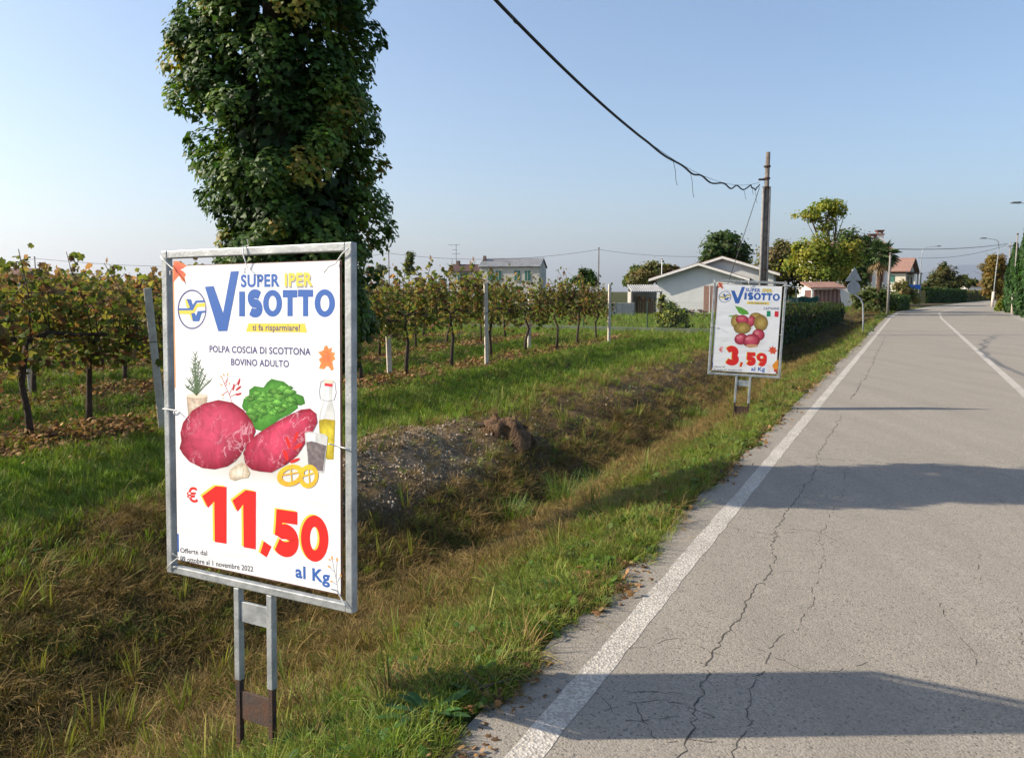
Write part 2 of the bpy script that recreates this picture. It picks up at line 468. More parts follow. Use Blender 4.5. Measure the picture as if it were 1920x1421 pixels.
# cracks: narrow broken gaps wandering through the surface
M['crack'] = pmat('crack_shade', (.045, .04, .034), (.12, .106, .088), 9, .95, 0)
M['tar'] = pmat('tar_seal', (.05, .048, .047), (.075, .07, .066), 12, .7, .1)
crng = random.Random(5)
def crack(pts, w, mat, z=.0012, broken=.12, step=.03, wander=.012):
    """a random walk through the given (s,t) points"""
    P = []
    off = 0
    for (a, b) in zip(pts[:-1], pts[1:]):
        L = math.dist(a, b); n = max(2, int(L / step))
        for i in range(n):
            k = i / n
            off = off * .8 + crng.uniform(-1, 1) * wander
            j = crng.uniform(-1, 1) * wander * .7
            d = ((b[0] - a[0]) / L, (b[1] - a[1]) / L)
            P.append((a[0] + (b[0] - a[0]) * k - d[1] * (off + j), a[1] + (b[1] - a[1]) * k + d[0] * (off + j)))
    mb = MB(); run = None; ww = w
    for i in range(len(P) - 1):
        if crng.random() < broken: run = None; continue
        ww = w * crng.uniform(.35, 1.35)
        d = Vector((P[i + 1][0] - P[i][0], P[i + 1][1] - P[i][1])); d.normalize(); q = Vector((-d.y, d.x)) * ww / 2
        e = [(P[i + 1][0] + q.x, P[i + 1][1] + q.y), (P[i + 1][0] - q.x, P[i + 1][1] - q.y)]
        if run is None:
            b = len(mb.v); mb.v += [st(P[i][0] + q.x, P[i][1] + q.y, z), st(P[i][0] - q.x, P[i][1] - q.y, z)]; run = b
        b = len(mb.v); mb.v += [st(*e[0], z), st(*e[1], z)]
        mb.f.append([run, run + 1, b + 1, b]); run = b
    if mb.f: mb.build('crack' if mat is M['crack'] else 'tar_seam', mat, road)
crack([(1.2, .62), (2.3, .60), (3.2, .67), (4.2, .62), (5.4, .70), (6.8, .66), (8.2, .72), (10.5, .7)], .0065, M['crack'], broken=.08, wander=.012)
crack([(1.2, .42), (2.0, .40), (2.9, .47), (3.6, .45)], .0045, M['crack'], broken=.15, wander=.012)
crack([(3.6, .40), (4.4, .36), (5.1, .44), (6.0, .38), (7.4, .45)], .0028, M['crack'], broken=.35, wander=.012)
for k in range(22):
    s0 = crng.uniform(2.0, 9.5); t0 = crng.uniform(.5, .75)
    e = crng.choice([-1, 1]); L = crng.uniform(.12, .5)
    crack([(s0, t0), (s0 + crng.uniform(-.12, .12), t0 + e * L * .5), (s0 + crng.uniform(-.2, .2), t0 + e * L)], .003, M['crack'], broken=.25, wander=.012)
for k in range(14):
    s0 = crng.uniform(3.0, 12); t0 = crng.uniform(-.9, .5)
    a = crng.uniform(-.4, .4); L = crng.uniform(.2, .8)
    crack([(s0, t0), (s0 + L * math.cos(a) * .6, t0 + L * .5 * math.sin(a)), (s0 + L * math.cos(a), t0 + L * math.sin(a * .4))], .0028, M['crack'], broken=.35, wander=.012)
crack([(7.6, .8), (7.7, -.2), (7.5, -1.4), (7.65, -2.6)], .008, M['crack'], broken=.35)
crack([(26.5, 1.0), (26.6, -1.0), (26.4, -4.3)], .03, M['crack'], broken=.1)
crack([(12.0, .7), (16, .66), (22, .7), (30, .72)], .014, M['crack'], broken=.3, step=.08)
crack([(26.5, -3.3), (24.5, -3.15), (23.6, -2.75), (22.0, -3.0), (20.6, -2.75), (19, -2.9), (17.5, -3.3), (16, -3.5)], .09, M['tar'], z=.0012, broken=0, step=.15, wander=.03)
# pale gravel shoulder along the right side
M['shoulder'] = pmat('pale_gravel', (.36, .325, .275), (.27, .24, .2), 3, .95, .6, 30, bdist=.03)
sh = strip('gravel_shoulder', [s for s in SR if s > 15], lambda s: right_edge(s) + .02, lambda s: right_edge(s) - 2.4, -.008, M['shoulder'])
tag(sh, kind='structure')

# far mountains
def hills():
    rng = np.random.RandomState(3)
    mb = MB(); n = 90
    for i in range(n + 1):
        px = 1380 + i * 14; k = i / n
        h = 40 + 1250 * smooth(1500, 1900, px) * (0.85 + .3 * fnoise(np.array(i * .11), np.array(2.), 4)) - 80 * vnoise(np.array(i * .5), np.array(9.))
        d = 30000
        a = (px - 960) / F
        for (dd, zz) in ((d, -30), (d + 1900, h * .55 + 60 * rng.rand()), (d + 3200, h), (d + 6200, -40)):
            mb.v.append(Vector((a * dd, dd, zz)))
    for i in range(n):
        for k in range(3):
            b = i * 4 + k; mb.f.append([b, b + 4, b + 5, b + 1])
    o = mb.build('mountains', pmat('mountain_forest', (.055, .065, .05), (.09, .085, .07), .002, .95, 0)); tag(o, kind='structure')
hills()

# ================================================================== GRASS, LITTER, GRAVEL (stuff, scattered)
def proto(name, V, T, K, mat):
    return bpy.data.objects.new(name, big_mesh(name, V, T, K, mat))     # never linked: only a shape to scatter
def blades(rng, n, h, spread, lean, w, c1, c2, curl=.5):
    V = []; T = []; K = []
    for i in range(n):
        a = rng.uniform(0, 6.283); r = spread * math.sqrt(rng.rand())
        p = np.array([r * math.cos(a), r * math.sin(a), -.01])
        b = a + rng.uniform(-1, 1); L = h * rng.uniform(.5, 1.15); ln = lean * rng.uniform(.2, 1.2)
        d = np.array([math.cos(b), math.sin(b), 0]); side = np.array([-math.sin(b), math.cos(b), 0])
        ww = w * rng.uniform(.6, 1.2); col = np.array(c1) + (np.array(c2) - np.array(c1)) * rng.rand()
        col = col * rng.uniform(.75, 1.25)
        o = len(V)
        for j, k in enumerate((0, .45, .8)):
            q = p + d * (L * ln * k ** (1 + curl)) + np.array([0, 0, L * k * (1 - .35 * ln * k)])
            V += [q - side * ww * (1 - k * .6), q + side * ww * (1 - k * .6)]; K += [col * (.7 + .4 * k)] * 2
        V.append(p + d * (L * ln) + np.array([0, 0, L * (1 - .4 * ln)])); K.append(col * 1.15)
        T += [[o, o + 1, o + 3], [o, o + 3, o + 2], [o + 2, o + 3, o + 5], [o + 2, o + 5, o + 4], [o + 4, o + 5, o + 6]]
    return np.array(V), np.array(T), np.array(K)
GREEN1, GREEN2 = (.11, .21, .024), (.26, .33, .045)
DRY1, DRY2 = (.36, .245, .095), (.15, .092, .038)
prng = np.random.RandomState(11)
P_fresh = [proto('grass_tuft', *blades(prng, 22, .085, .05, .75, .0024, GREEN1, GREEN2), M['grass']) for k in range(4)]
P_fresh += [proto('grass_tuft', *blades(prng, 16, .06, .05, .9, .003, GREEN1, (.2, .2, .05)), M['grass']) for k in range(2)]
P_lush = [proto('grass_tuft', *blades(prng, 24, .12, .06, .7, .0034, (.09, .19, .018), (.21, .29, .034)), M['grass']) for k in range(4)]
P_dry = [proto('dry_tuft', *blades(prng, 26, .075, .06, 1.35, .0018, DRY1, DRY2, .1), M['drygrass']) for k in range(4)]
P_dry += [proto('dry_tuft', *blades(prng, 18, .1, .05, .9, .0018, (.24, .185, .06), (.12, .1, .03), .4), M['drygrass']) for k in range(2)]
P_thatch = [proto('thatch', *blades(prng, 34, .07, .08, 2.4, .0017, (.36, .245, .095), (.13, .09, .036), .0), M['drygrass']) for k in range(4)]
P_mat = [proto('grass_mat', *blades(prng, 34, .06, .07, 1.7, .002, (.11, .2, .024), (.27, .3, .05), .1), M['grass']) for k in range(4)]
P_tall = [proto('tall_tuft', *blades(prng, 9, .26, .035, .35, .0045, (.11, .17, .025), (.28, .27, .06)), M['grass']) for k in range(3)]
def weed(rng, n=9, L=.07):
    C = np.c_[rng.normal(0, .035, (n, 2)), rng.uniform(.02, .06, n)]
    D = np.c_[C[:, :2] * 9, np.full(n, .6)] + rng.normal(0, .3, (n, 3))
    return leaf_cloud(C, D, L * rng.uniform(.5, 1.1, n), 'oval', pick(rng, [(.07, .14, .02), (.11, .18, .03), (.06, .12, .02)], n), rng, .25, 1.1, .4)
P_weed = [proto('weed_rosette', *weed(prng), M['grass']) for k in range(4)]
def dead(rng, n=9):
    C = np.c_[rng.normal(0, .09, (n, 2)), rng.uniform(.003, .02, n)]
    return leaf_cloud(C, np.c_[rng.normal(0, .5, (n, 2)), np.full(n, .8)], .042 * rng.uniform(.6, 1.3, n), 'vine',
                      pick(rng, [(.26, .13, .055), (.18, .09, .045), (.34, .21, .10), (.11, .06, .035)], n), rng, .4, .9, .4)
P_dead = [proto('dead_leaves', *dead(prng), M['drygrass']) for k in range(4)]
def pebble(rng):
    bm = bmesh.new(); bmesh.ops.create_icosphere(bm, subdivisions=1, radius=.02)
    V = np.array([v.co[:] for v in bm.verts]); T = np.array([[v.index for v in f.verts] for f in bm.faces]); bm.free()
    V = V * np.array([1.2, .9, .65]) * (1 + .22 * rng.normal(size=(len(V), 1))); c = np.array([(.30, .225, .15), (.38, .295, .205), (.19, .135, .09), (.5, .41, .31)][rng.randint(4)])
    return V, T, np.repeat(c[None], len(V), 0)
P_peb = [proto('pebble', *pebble(prng), M['stone']) for k in range(8)]

def scatter(name, P, protos, rot, scl, label):
    """P (n,3) points; each point carries one of the shapes"""
    me = bpy.data.meshes.new(name); n = len(P)
    me.vertices.add(n); me.vertices.foreach_set('co', P.astype(np.float32).ravel())
    for an, ty, key, val in (('rot', 'FLOAT_VECTOR', 'vector', rot), ('scl', 'FLOAT', 'value', scl), ('pick', 'INT', 'value', prng.randint(0, len(protos), n))):
        a = me.attributes.new(an, ty, 'POINT'); a.data.foreach_set(key, np.asarray(val, np.int32 if ty == 'INT' else np.float32).ravel())
    o = bpy.data.objects.new(name, me); link(o); tag(o, label, None, None, 'stuff')
    ng = bpy.data.node_groups.new(name, 'GeometryNodeTree')
    ng.interface.new_socket('Geometry', in_out='INPUT', socket_type='NodeSocketGeometry'); ng.interface.new_socket('Geometry', in_out='OUTPUT', socket_type='NodeSocketGeometry')
    gi = ng.nodes.new('NodeGroupInput'); go = ng.nodes.new('NodeGroupOutput'); ip = ng.nodes.new('GeometryNodeInstanceOnPoints'); jn = ng.nodes.new('GeometryNodeJoinGeometry')
    for p in protos:
        oi = ng.nodes.new('GeometryNodeObjectInfo'); oi.inputs['Object'].default_value = p; oi.inputs['As Instance'].default_value = True
        ng.links.new(oi.outputs['Geometry'], jn.inputs[0])
    ng.links.new(jn.outputs[0], ip.inputs['Instance']); ip.inputs['Pick Instance'].default_value = True
    def attr(nm, ty):
        a = ng.nodes.new('GeometryNodeInputNamedAttribute'); a.data_type = ty; a.inputs[0].default_value = nm
        return next(x for x in a.outputs if x.enabled and x.name == 'Attribute')
    er = ng.nodes.new('FunctionNodeEulerToRotation'); ng.links.new(attr('rot', 'FLOAT_VECTOR'), er.inputs[0])
    ng.links.new(er.outputs[0], ip.inputs['Rotation']); ng.links.new(attr('scl', 'FLOAT'), ip.inputs['Scale']); ng.links.new(attr('pick', 'INT'), ip.inputs['Instance Index'])
    ng.links.new(gi.outputs[0], ip.inputs['Points']); ng.links.new(ip.outputs[0], go.inputs[0])
    md = o.modifiers.new('scatter', 'NODES'); md.node_group = ng
    return o

def field(n, dmin, dmax, seed):
    r = np.random.RandomState(seed)
    d = dmin * (dmax / dmin) ** r.rand(n); a = r.uniform(-.76, .76, n)
    x = d * a; s, t = to_st(x, d)
    return x, d, s, t, r
def lay(name, protos, n, seed, prob, scale, label, dmin=1.9, dmax=75, tilt=.25, grow=.035, lift=0.0, edge=1.25):
    x, y, s, t, r = field(n, dmin, dmax, seed)
    tp = t - left_edge(s) + 1.25
    ok = (tp > edge + .12 * (fnoise(s * 3, t * 0 + 3.1, 3) - .5) * 2)
    keep = ok & (r.rand(n) < prob(s, t, tp, r))
    x, y, s, t = x[keep], y[keep], s[keep], t[keep]; m = len(x)
    P = np.c_[x, y, height(s, t) + lift]
    rot = np.c_[r.normal(0, tilt, m), r.normal(0, tilt, m), r.uniform(0, 6.283, m)]
    sc = scale * r.uniform(.65, 1.35, m) * (1 + grow * np.clip(y - 4, 0, 60))
    return scatter(name, P, protos, rot, sc, label)
def pr(i, k, zone=None):
    def f(s, t, tp, r):
        w = surface_mix(s, t); v = np.clip(w[i] * k, 0, 1)
        return v if zone is None else v * zone(s, t, tp)
    return f
verge = lambda s, t, tp: (tp < 4.4) * np.clip(2.4 * fnoise(s * 4, t * 4 + 7, 2) - .5, .25, 1)
field_ = lambda s, t, tp: (tp >= 4.2).astype(float)
lay('verge_grass', P_fresh, 120000, 1, pr(0, 1.25, verge), .66, 'short mixed green grass on the verge and ditch sides')
lay('dry_grass', P_dry, 120000, 2, pr(1, 1.15), .8, 'dry mown straw coloured grass lying over ditch and verge', tilt=.55)
clump = lambda s, t, tp: np.clip(2.6 * fnoise(s * 5 + 3, t * 5, 2) - .75, .12, 1)
lay('straw_thatch', P_thatch, 90000, 12, pr(1, 1.1, lambda s, t, tp: clump(s, t, tp) * (tp < 5.2)), .9, 'matted flattened straw lying on the ditch banks', tilt=.3, dmax=30)
lay('edge_litter', P_thatch + P_dead, 60000, 15, lambda s, t, tp, r: np.clip(1 - np.abs(tp - 1.25) / .13, 0, 1) * np.clip(3 * fnoise(s * 3, t * 3, 2) - 1.0, 0, 1), .6, 'straw and dead leaves along the asphalt edge', tilt=.12, dmax=25, edge=1.1, lift=.012, grow=.02)
lay('grass_mat', P_mat, 70000, 13, pr(0, 1.0, lambda s, t, tp: clump(s + 9, t, tp)), .9, 'matted low green grass between the taller blades', tilt=.3, dmax=30)
lay('field_grass', P_lush, 100000, 3, pr(0, 1.0, field_), .8, 'lush green grass on the strip beside the vineyard')
lay('tall_grass', P_tall, 7000, 4, pr(0, .9, lambda s, t, tp: ((tp > 2.3) & (tp < 4.3)) * np.clip(fnoise(s * 1.5, t * 1.5, 2) * 3.2 - 1.25, 0, 1) + .12 * (tp > 1.6)), .9, 'taller single grass blades standing in the ditch', dmax=30)
lay('verge_weeds', P_weed, 30000, 5, pr(0, .8, lambda s, t, tp: np.where(tp < 2.2, .45, np.where(t > 6.6, .9, .15))), .62, 'small broad leaved weeds between the grass', dmax=45)
lay('leaf_litter', P_dead, 80000, 6, pr(4, 1.0), 1.0, 'fallen brown vine leaves under the rows', dmax=50, tilt=.2, grow=.008)
lay('loose_gravel', P_peb, 110000, 8, pr(3, .95), .6, 'loose pale gravel stones on the heap by the ditch', dmin=4, dmax=30, tilt=1.5, grow=.02)

# ================================================================== THE TWO POSTER SIGNS
SW, SH = .90, 1.22
def homography(px):
    src = np.array(px, float); dst = np.array([(-SW / 2, SH / 2), (SW / 2, SH / 2), (SW / 2, -SH / 2), (-SW / 2, -SH / 2)])
    A = []
    for (x, y), (u, v) in zip(src, dst):
        A.append([x, y, 1, 0, 0, 0, -u * x, -u * y, -u]); A.append([0, 0, 0, x, y, 1, -v * x, -v * y, -v])
    h = np.linalg.svd(np.array(A))[2][-1].reshape(3, 3)
    def f(x, y):
        q = h @ np.array([x, y, 1.0]); return (q[0] / q[2], q[1] / q[2])
    return f
H1 = homography([(307.7, 473), (665, 453), (666.6, 1149.5), (318.7, 1068.5)])
H2 = homography([(1337.5, 525), (1472.5, 528), (1462, 711), (1329.5, 701)])
A1 = lambda x, y: H1(290 + x * .26042, 430 + y * .26042)
B1 = lambda x, y: H1(290 + x * .33784, 680 + y * .33784)
C2 = lambda x, y: H2(1300 + x * .2112, 490 + y * .2112)
def ink(name, c1, c2=None, scale=30, rough=.45, lo=.35, hi=.65):
    m, nt, out = new_mat(name); v = objco(nt)
    col = mixc(nt, ramp(nt, noise(nt, v, scale, 5, .6, .6), lo, hi), c1, c2) if c2 else c1
    p = princ(nt, out, col, rough, .3)
    return m
I = {
 'paper': ink('poster_white', (.80, .80, .81), (.84, .84, .845), 2),
 'blue': ink('print_blue', (.045, .13, .42)), 'navy': ink('print_navy', (.06, .06, .2)), 'yellow': ink('print_yellow', (.78, .60, .08)),
 'red': ink('print_red', (.70, .025, .022)), 'pale': ink('print_pale', (.72, .73, .8)), 'grey': ink('print_grey', (.3, .3, .34)), 'black': ink('print_dark', (.045, .04, .06)),
 'orange': ink('print_orange', (.72, .15, .045), (.62, .05, .03), 22), 'leafred': ink('print_crimson', (.5, .03, .05)), 'berry': ink('print_ochre', (.75, .38, .16)),
 'meat': ink('print_meat', (.46, .022, .06), (.29, .01, .032), 9), 'fat': ink('print_marbling', (.70, .30, .38), (.52, .07, .13), 18),
 'meatdark': ink('print_meat_shade', (.2, .008, .024), (.29, .012, .035), 14), 'g1': ink('print_green', (.05, .26, .025), (.025, .13, .015), 26), 'g2': ink('print_light_green', (.16, .44, .06), (.06, .27, .03), 30),
 'g3': ink('print_pale_green', (.34, .58, .2), (.15, .4, .07), 40), 'herb': ink('print_herb', (.075, .13, .065), (.14, .2, .1), 60), 'pot': ink('print_pot', (.55, .43, .33), (.42, .32, .24), 9), 'rim': ink('print_rim', (.72, .62, .5)),
 'glass': ink('print_glass', (.66, .67, .66), (.5, .51, .5), 22), 'oil': ink('print_oil', (.55, .43, .03), (.4, .3, .015), 14), 'pepper': ink('print_peppercorn', (.12, .10, .11), (.24, .2, .2), 60),
 'ring': ink('print_pepper_ring', (.8, .55, .04), (.82, .36, .04), 10), 'garlic': ink('print_garlic', (.74, .66, .52), (.6, .48, .33), 25), 'cream': ink('print_shadow', (.765, .745, .70)), 'shade': ink('print_soft_shadow', (.79, .785, .772)),
 'burr': ink('print_burr', (.36, .24, .05), (.2, .11, .03), 60), 'burr2': ink('print_burr_pale', (.5, .38, .11), (.3, .2, .05), 60), 'nut': ink('print_chestnut', (.45, .03, .06), (.28, .012, .03), 12), 'nutlight': ink('print_chestnut_light', (.72, .25, .28), (.58, .1, .12), 20), 'nutbase': ink('print_chestnut_base', (.6, .3, .16)),
 'flaggreen': ink('print_flag_green', (.01, .25, .12)), 'flagred': ink('print_flag_red', (.62, .03, .05)), 'pumpkin': ink('print_pumpkin', (.8, .34, .03), (.7, .2, .02), 20), 'brown': ink('print_backing', (.16, .07, .045), (.09, .045, .03), 20),
}
def meat_ink(name):
    m, nt, out = new_mat(name); v = objco(nt)
    w = nd(nt, 'ShaderNodeTexWave'); w.inputs['Scale'].default_value = 4; w.inputs['Distortion'].default_value = 22; w.inputs['Detail'].default_value = 4; w.inputs['Detail Scale'].default_value = 2; nt.links.new(v, w.inputs['Vector'])
    c = mixc(nt, ramp(nt, noise(nt, v, 10, 6, .65, .8), .3, .7), (.36, .016, .045), (.56, .045, .105))
    c = mixc(nt, ramp(nt, w.outputs[1], .8, 1.0, 0, .14), c, (.66, .16, .22))
    gl = math_(nt, 'MULTIPLY', ramp(nt, noise(nt, v, 24, 4, .6, 1.5), .54, .66), ramp(nt, noise(nt, v, 5, 3), .42, .58))
    c = mixc(nt, math_(nt, 'MULTIPLY', gl, .55), c, (.78, .42, .5))
    princ(nt, out, c, .45, .3); return m
I['meat'] = meat_ink('print_meat_fibre')
def sheet():
    m, nt, out = new_mat('poster_sheet'); v = objco(nt)
    c = mixc(nt, ramp(nt, noise(nt, v, 3, 5, .6), .4, .75, 0, .5), (.82, .82, .825), (.77, .765, .76))
    sp = ramp(nt, noise(nt, v, 70, 3, .6), .74, .8)
    c = mixc(nt, math_(nt, 'MULTIPLY', sp, .25), c, (.45, .4, .33))
    mp_ = nd(nt, 'ShaderNodeMapping'); mp_.inputs['Scale'].default_value = (1.5, 1, 5); mp_.inputs['Rotation'].default_value = (0, .35, 0); nt.links.new(v, mp_.inputs[0])
    princ(nt, out, c, .38, .35, 0, bumpn(nt, noise(nt, mp_.outputs[0], 1.6, 3, .5), .35, .03)); return m
I['paper2'] = sheet()
class Print:
    """flat printed shapes lying on a poster sheet; a shape lies a hair above whatever print it covers"""
    def __init__(s, parent): s.p = parent; s.done = []
    def level(s, pts):
        P = np.array(pts); bx = (P[:, 0].min(), P[:, 1].min(), P[:, 0].max(), P[:, 1].max())
        lv = 1 + max([l for q, l in s.done if q[0] < bx[2] and bx[0] < q[2] and q[1] < bx[3] and bx[1] < q[3]], default=0)
        s.done.append((bx, lv)); return -.0003 - lv * .00006
    def put(s, name, polys, ink_, rings=()):
        z = s.level([p for q in polys for p in q] + [p for a, b in rings for p in a])
        mb = MB()
        for i, q in enumerate(polys): mb.poly([(x, z - (i % 4) * .000012, y) for x, y in q])
        for a, b in rings:
            n = len(a); o = len(mb.v); zr = z - .000012 * 4; mb.v += [Vector((x, zr, y)) for x, y in a] + [Vector((x, zr, y)) for x, y in b]
            for i in range(n): mb.f.append([o + i, o + (i + 1) % n, o + n + (i + 1) % n, o + n + i])
        me = bpy.data.meshes.new(name); me.from_pydata([tuple(v) for v in mb.v], [], mb.f); me.update(); me.materials.append(I[ink_])
        o = bpy.data.objects.new(name, me); link(o, s.p)
        if len(polys) > 3: tag(o, kind='stuff')
        return o
def shaded_ink():
    m, nt, out = new_mat('print_photo'); v = objco(nt)
    a = nd(nt, 'ShaderNodeAttribute', attribute_name='col').outputs[0]
    f = ramp(nt, noise(nt, v, 45, 5, .65, .5), .3, .7, .72, 1.28)
    princ(nt, out, mixc(nt, 1.0, a, comb(nt, f, f, f), 'MULTIPLY'), .45, .3); return m
def shaded_meat():
    m, nt, out = new_mat('print_meat_photo'); v = objco(nt)
    a = nd(nt, 'ShaderNodeAttribute', attribute_name='col').outputs[0]
    n1 = noise(nt, v, 12, 6, .6, 1.2); f = ramp(nt, n1, .3, .72, .62, 1.3)
    c = mixc(nt, 1.0, a, comb(nt, f, f, f), 'MULTIPLY')
    ln = math_(nt, 'ABSOLUTE', math_(nt, 'SUBTRACT', noise(nt, v, 9, 3, .5, 2.0), .5))
    gl = math_(nt, 'MULTIPLY', ramp(nt, ln, .0, .022, 1, 0), ramp(nt, noise(nt, v, 7, 2), .46, .62))
    gl2 = math_(nt, 'MULTIPLY', ramp(nt, noise(nt, v, 40, 3, .6), .6, .68), ramp(nt, noise(nt, v, 6, 2), .5, .62))
    c = mixc(nt, math_(nt, 'MULTIPLY', math_(nt, 'MAXIMUM', gl, gl2), .6), c, (.80, .50, .58))
    princ(nt, out, c, .45, .3); return m
def plain_photo():
    m, nt, out = new_mat('print_soft_tone'); princ(nt, out, nd(nt, 'ShaderNodeAttribute', attribute_name='col').outputs[0], .45, .3); return m
I['photo2'] = plain_photo(); I['photo'] = shaded_ink(); I['meatphoto'] = shaded_meat()
def put_shaded(pr_, name, poly, c_in, c_out, ctr=None, ink_='photo', rings=7, power=1.6):
    """a printed photograph of a rounded thing: tones run from the lit spot to the rim"""
    P = np.array(poly); c = np.array(ctr) if ctr is not None else P.mean(0); z = pr_.level(poly); n = len(P)
    Q = []
    for i in range(n):                                   # finer outline
        a, b = P[i], P[(i + 1) % n]; Q += [a, (a + b) / 2]
    Q = np.array(Q); n = len(Q); V = [np.r_[c[0], z, c[1]][None]]; K = [np.array(c_in)[None]]
    for r in range(1, rings + 1):
        k = r / rings; q = c + (Q - c) * k; V.append(np.c_[q[:, 0], np.full(n, z), q[:, 1]]); w = k ** power; K.append(np.repeat((np.array(c_in) * (1 - w) + np.array(c_out) * w)[None], n, 0))
    T = [[0, 1 + i, 1 + (i + 1) % n] for i in range(n)]
    for r in range(rings - 1):
        o = 1 + r * n
        for i in range(n): j = (i + 1) % n; T += [[o + i, o + n + i, o + n + j], [o + i, o + n + j, o + j]]
    o = bpy.data.objects.new(name, big_mesh(name, np.concatenate(V), np.array(T), np.concatenate(K), I[ink_])); link(o, pr_.p); return o
def mp(f, pts): return [f(*p) for p in pts]
def ell(cx, cy, rx, ry, n=28, rot=0.0):
    return [(cx + rx * math.cos(a) * math.cos(rot) - ry * math.sin(a) * math.sin(rot), cy + rx * math.cos(a) * math.sin(rot) + ry * math.sin(a) * math.cos(rot)) for a in [2 * math.pi * i / n for i in range(n)]]
def stroke(pts, w):
    """outline of a polyline as quads (list of polygons)"""
    out = []; L = []; R = []
    for i, p in enumerate(pts):
        a = pts[max(i - 1, 0)]; b = pts[min(i + 1, len(pts) - 1)]
        dx, dy = b[0] - a[0], b[1] - a[1]; l = math.hypot(dx, dy) or 1
        ww = w[i] if hasattr(w, '__len__') else w
        L.append((p[0] - dy / l * ww / 2, p[1] + dx / l * ww / 2)); R.append((p[0] + dy / l * ww / 2, p[1] - dx / l * ww / 2))
    return [[L[i], L[i + 1], R[i + 1], R[i]] for i in range(len(pts) - 1)]
def arc(cx, cy, rx, ry, a0, a1, n=16):
    return [(cx + rx * math.cos(math.radians(a0 + (a1 - a0) * i / n)), cy + ry * math.sin(math.radians(a0 + (a1 - a0) * i / n))) for i in range(n + 1)]
def glyph(ch, w=.24):
    """heavy round letter shapes in a unit box, y down: (polygons, rings)"""
    h = w / 2
    if ch == 'O' or ch == '0': return [], [(ell(.5, .5, .5, .5, 36), ell(.5, .5, .5 - w, .5 - w * .75, 36))]
    if ch == 'I': return [[(0, 0), (1, 0), (1, 1), (0, 1)]], []
    if ch == 'T': return [[(0, 0), (1, 0), (1, w * .8), (.5 + h, w * .8), (.5 + h, 1), (.5 - h, 1), (.5 - h, w * .8), (0, w * .8)]], []
    if ch == 'S': return stroke(arc(.5, .28, .5 - h, .28 - h * .8, -25, -180, 14) + arc(.5, .30, .5 - h, .2, -180, -265, 6) + arc(.5, .70, .5 - h, .2, -85, 0, 6) + arc(.5, .72, .5 - h, .28 - h * .8, 0, 155, 14), w), []
    if ch == '3': return stroke(arc(.46, .29, .5 - h, .29 - h * .7, -160, 85, 18), w) + stroke(arc(.46, .70, .54 - h, .30 - h * .7, -90, 160, 18), w), []
    if ch == '9':
        return stroke(arc(.5, .5, .5 - h, .5 - h * .75, -10, 130, 16), w), [(ell(.5, .34, .5, .34, 30), ell(.5, .34, .5 - w, .34 - w * .7, 30))]
    if ch == '5': return [[(.1, 0), (.95, 0), (.95, w * .85), (.33, w * .85), (.29, .5), (.06, .5)]] + stroke([(.06, .42), (.2, .44)] + arc(.46, .68, .54 - h, .32 - h * .7, -110, 150, 20), w), []
    if ch == ',': return [[(.3, 0), (1, .0), (.55, 1), (0, 1)]], []
def boxmap(f, x0, y0, x1, y1, sk=0.0):
    return lambda u, v: f(x0 + (x1 - x0) * u, y0 + (y1 - y0) * v + sk * u)
def put_glyph(pr_, name, ch, f, box, ink_, w=.24, sk=0.0, dx=0, dy=0):
    g = boxmap(f, box[0] + dx, box[1] + dy, box[2] + dx, box[3] + dy, sk); polys, rings = glyph(ch, w)
    return pr_.put(name, [mp(g, q) for q in polys], ink_, [(mp(g, a), mp(g, b)) for a, b in rings])
_tc = {}
def text_shape(s, bold):
    key = (s, bold)
    if key in _tc: return _tc[key]
    cu = bpy.data.curves.new('t', 'FONT'); cu.body = s; cu.offset = bold; cu.resolution_u = 4; cu.space_character = 1.0 + bold * 2.6; cu.fill_mode = 'FRONT'
    o = bpy.data.objects.new('t', cu); COL.objects.link(o)
    dg = bpy.context.evaluated_depsgraph_get(); dg.update()
    me = bpy.data.meshes.new_from_object(o.evaluated_get(dg))
    V = np.array([v.co[:2] for v in me.vertices]); Fc = [list(p.vertices) for p in me.polygons]
    bpy.data.objects.remove(o); bpy.data.curves.remove(cu); bpy.data.meshes.remove(me)
    _tc[key] = (V, Fc); return _tc[key]
def put_text(pr_, name, s, p0, p1, ptop, ink_, bold=.0, ref='H', dx=0, dy=0):
    """baseline from p0 to p1 (poster metres), cap height up to ptop"""
    V, Fc = text_shape(s, bold); cap = text_shape(ref, bold)[0][:, 1].max()
    x0, x1 = V[:, 0].min(), V[:, 0].max()
    e = np.array(p1) - np.array(p0); up = np.array(ptop) - np.array(p0); up = up - e * (up @ e) / (e @ e)
    Q = np.array(p0) + (V[:, :1] - x0) / (x1 - x0) * e + V[:, 1:] / cap * up + np.array([dx, dy])
    z = pr_.level(Q)
    me = bpy.data.meshes.new(name); me.from_pydata([(x, z, y) for x, y in Q], [], Fc); me.update(); me.materials.append(I[ink_])
    o = bpy.data.objects.new(name, me); link(o, pr_.p); return o

